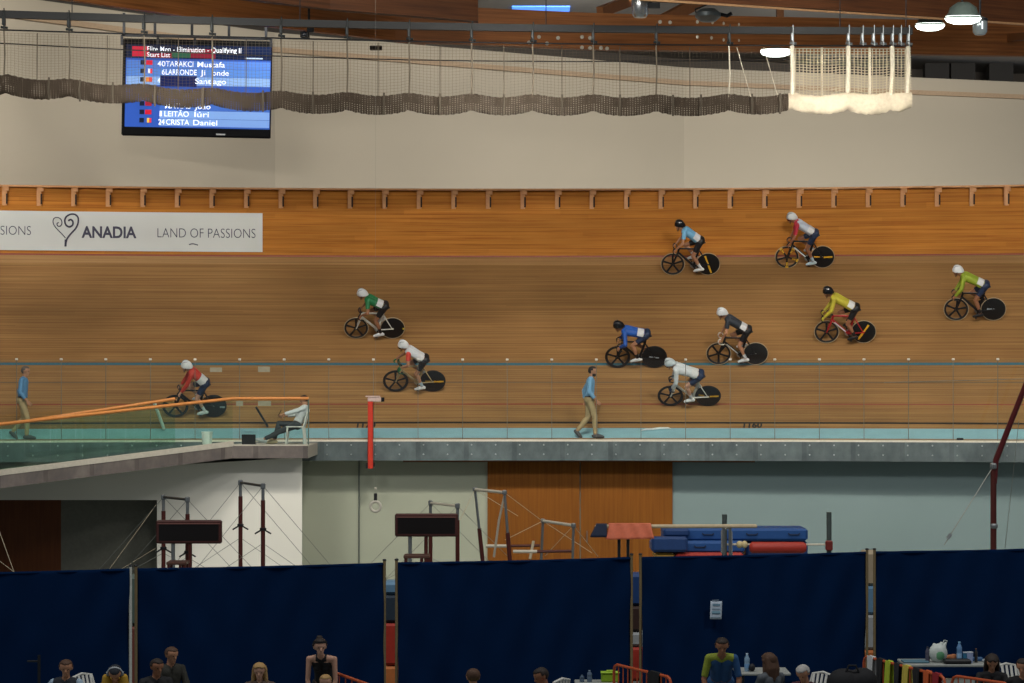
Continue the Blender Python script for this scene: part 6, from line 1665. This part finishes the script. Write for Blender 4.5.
m = MB(); q = on1(988, .4); m.box(q+V((0, 0, .02)), (.14, .16, .03), Matrix.Rotation(.3, 3, 'Z'), 0, .01); s = m.build('notepad', mat('pad_white', '#aab4bc', .6), smooth=False); tag(s, 'white notepad near the right end of the table', 'notepad')
m = MB(); q = on1(915, .4); m.box(q+V((0, 0, .015)), (.4, .3, .025), None, 0, .008); s = m.build('folder', mat('folder_teal', '#4a6d7c', .6), smooth=False); tag(s, 'flat teal folder at the left end of the table', 'folder')
bottle('water bottle with a pale cap on the table by the leaning man', on2(747, .3), .27, .04, '#7f9cb4', '#b9cfe0', '#6f9cc8')
m = MB(); q = on2(752, .25); m.ell(q+V((0, 0, .06)), (.05, .05, .06)); s = m.build('pouch', mat('pouch_black', '#15161a', .6)); tag(s, 'small black pouch next to the bottle by the leaning man', 'pouch')
# bottles and lime bag near the middle barrier: they stand on a low table edge out of view
d3_ = (CAMZ-FLOOR-.76)*F/(683-HY); z3_ = table('low table below the lime bag at the bottom edge', 575, 618, 683, d3_, .4)
def on3(x, f=.3): d = d3_+.4*f; return V(((x-CX)/F*d, d, z3_))
bottle('clear bottle, taller one left of the lime bag', on3(589.5), .17, .036, '#5a6c80', '#7f93a4'); bottle('clear bottle, shorter one left of the lime bag', on3(582), .1, .034, '#4c5e72', '#6f8394')
t = thing('cool_bag', 'lime green cool bag with a handle in front of the orange barrier', 'bag', on3(610, .4))
m = MB(); m.box((0, 0, .06), (.26, .16, .14), None, 0, .025); m.build('body', mat('lime_fabric', '#86a81f', .6), t, smooth=False)
m = MB(); m.tube([(-.06, -.05, .13), (-.05, -.05, .165), (.05, -.05, .165), (.06, -.05, .13)], .012, 8); m.build('handle', mat('lime_strap', '#a9c83c', .6), t)
m = MB(); m.box((0, 0, .135), (.275, .175, .02), None, 0, .008); m.build('lid', mat('lime_fabric2', '#93b52a', .6), t, smooth=False)
# backpack
q = at_h(852, 664, 1.1); t = thing('backpack', 'large black bag heaped beside the kit barrier', 'bag', V((q.x, q.y, FLOOR)))
m = MB(); m.ell((0, 0, .45), (.42, .25, .5), None, 18, 12); m.ell((-.12, 0, .82), (.25, .2, .22), None, 16, 10); m.ell((.15, .02, .85), (.22, .2, .2), None, 16, 10); me = remesh(m, .025, 3); me.materials.append(top_mat('bag_black', '#0d0f14')); link('body', me, t)
m = MB(); m.tube([(-.1, -.1, 1.0), (-.06, -.1, 1.09), (.04, -.1, 1.09), (.08, -.1, 1.0)], .016, 8); m.build('handle', top_mat('bag_black', '#0d0f14'), t)
m = MB(); m.tube([(-.3, -.19, .7), (-.2, -.24, .3), (-.22, -.2, .1)], .02, 6, flat=(V((1, 0, 0)), 1.6)); m.build('strap', top_mat('bag_grey', '#1b1e24'), t)
# white chairs seen behind the sitters
for lb, x, y, yaw in (('white plastic chair beside the woman in black at right', 1006, 663.5, -1.2), ('white plastic chair behind the grey haired man', 823, 672, -2.4), ('white plastic chair behind the person in the red jacket', 562, 678.5, 2.5), ('white plastic chair behind the person with pale blue sleeves', 82, 673.5, -.6)):
    q = at_h(x, y, .865); R = rotz(yaw); off = R @ V((-.31, 0, 0)); plastic_chair(lb, Matrix.Translation(V((q.x-off.x, q.y-off.y, FLOOR))) @ R)
# thin T stand at far left
q = at_h(39, 655, 1.15); t = thing('thin_stand', 'thin dark T shaped stand at far left before the curtain', 'stand', q)
m = MB(); m.tube([(0, 0, 0), (0, 0, 1.15)], .022, 8); m.build('pole', M_dsteel, t)
m = MB(); m.tube([(-.17, 0, 1.06), (0, 0, 1.06)], .014, 8); m.build('arm', M_dsteel, t)
m = MB(); m.lathe([(0, 0), (.18, 0), (.18, .02), (.03, .04)], None, 18); m.build('base', M_dsteel, t)
# ================================================================ LIGHT AND CAMERA
w = bpy.data.worlds.new('hall'); SC.world = w; w.use_nodes = True
w.node_tree.nodes['Background'].inputs[0].default_value = (.75, .8, .9, 1)
w.node_tree.nodes['Background'].inputs[1].default_value = .22
def area(name, loc, target, size, size_y, power, col=(1, .93, .82), spread=None):
    l = bpy.data.lights.new(name, 'AREA'); l.shape = 'RECTANGLE'; l.size = size; l.size_y = size_y; l.energy = power; l.color = col
    o = bpy.data.objects.new(name, l); COL.objects.link(o); o.location = loc
    o.rotation_euler = (V(target)-V(loc)).to_track_quat('-Z', 'Y').to_euler()
    if spread: l.spread = math.radians(spread)
    return o
for x, k in ((-17, .40), (-8.5, .55), (0, .95), (8.5, 1.0), (17, .9)):
    area('track_light', (x, 45, 12.6), (x*1.02, 60, 0), 2.5, 1, 520*k)
    area('track_light', (x, 46, 12.6), (x*1.02, 60.2, -.8), 2.5, .6, 150*k, spread=50)  # added narrow beam that brightens the lower boards, no fixture of the hall
for x in (-15, -7.5, 0, 7.5, 15):
    area('barrier_fill_light', (x, 45, 9.0), (x*1.02, 66, 6.1), 2, .4, 58, (1, .95, .86), 34)  # added fill aimed at the wooden barrier, not a known fixture
for x, y, k in ((-13, 60.5, .7), (-6, 65.5, .85), (2, 70, 1.1), (9.5, 71.5, 1.35), (17, 72, 1.65)):
    area('wall_fill_light', (x, y, 12.85), (x*1.12, y+9, 8.5), 3, .4, 300*k, (1, .95, .86), 120)  # unseen fill lights added to brighten the back wall
area('white_wall_fill', (-7, 47, 9.5), (-9, 57.7, -2), 2, 1, 36, (1, .97, .92), 60)  # added fill that lifts the white wall under the ramp
for x in (-12, 0, 12):
    area('hall_lamp', (x, 30, 13.5), (x, 48, -3.7), 4, 2, 950, (1, .97, .92))
cam = bpy.data.cameras.new('camera'); co = bpy.data.objects.new('camera', cam); COL.objects.link(co)
cam.sensor_width = 36; cam.lens = 36*F/1024; cam.shift_y = (HY-341.5)/1024; cam.clip_end = 300
co.location = (0, 0, CAMZ); co.rotation_euler = (PI/2, 0, 0); SC.camera = co
vs = SC.view_settings; vs.view_transform = 'Standard'; vs.look = 'None'; vs.gamma = 1; vs.use_curve_mapping = False; vs.exposure = 0
SC.cycles.max_bounces = 8; SC.cycles.transparent_max_bounces = 24
try: SC.cycles.use_denoising = True
except Exception: pass
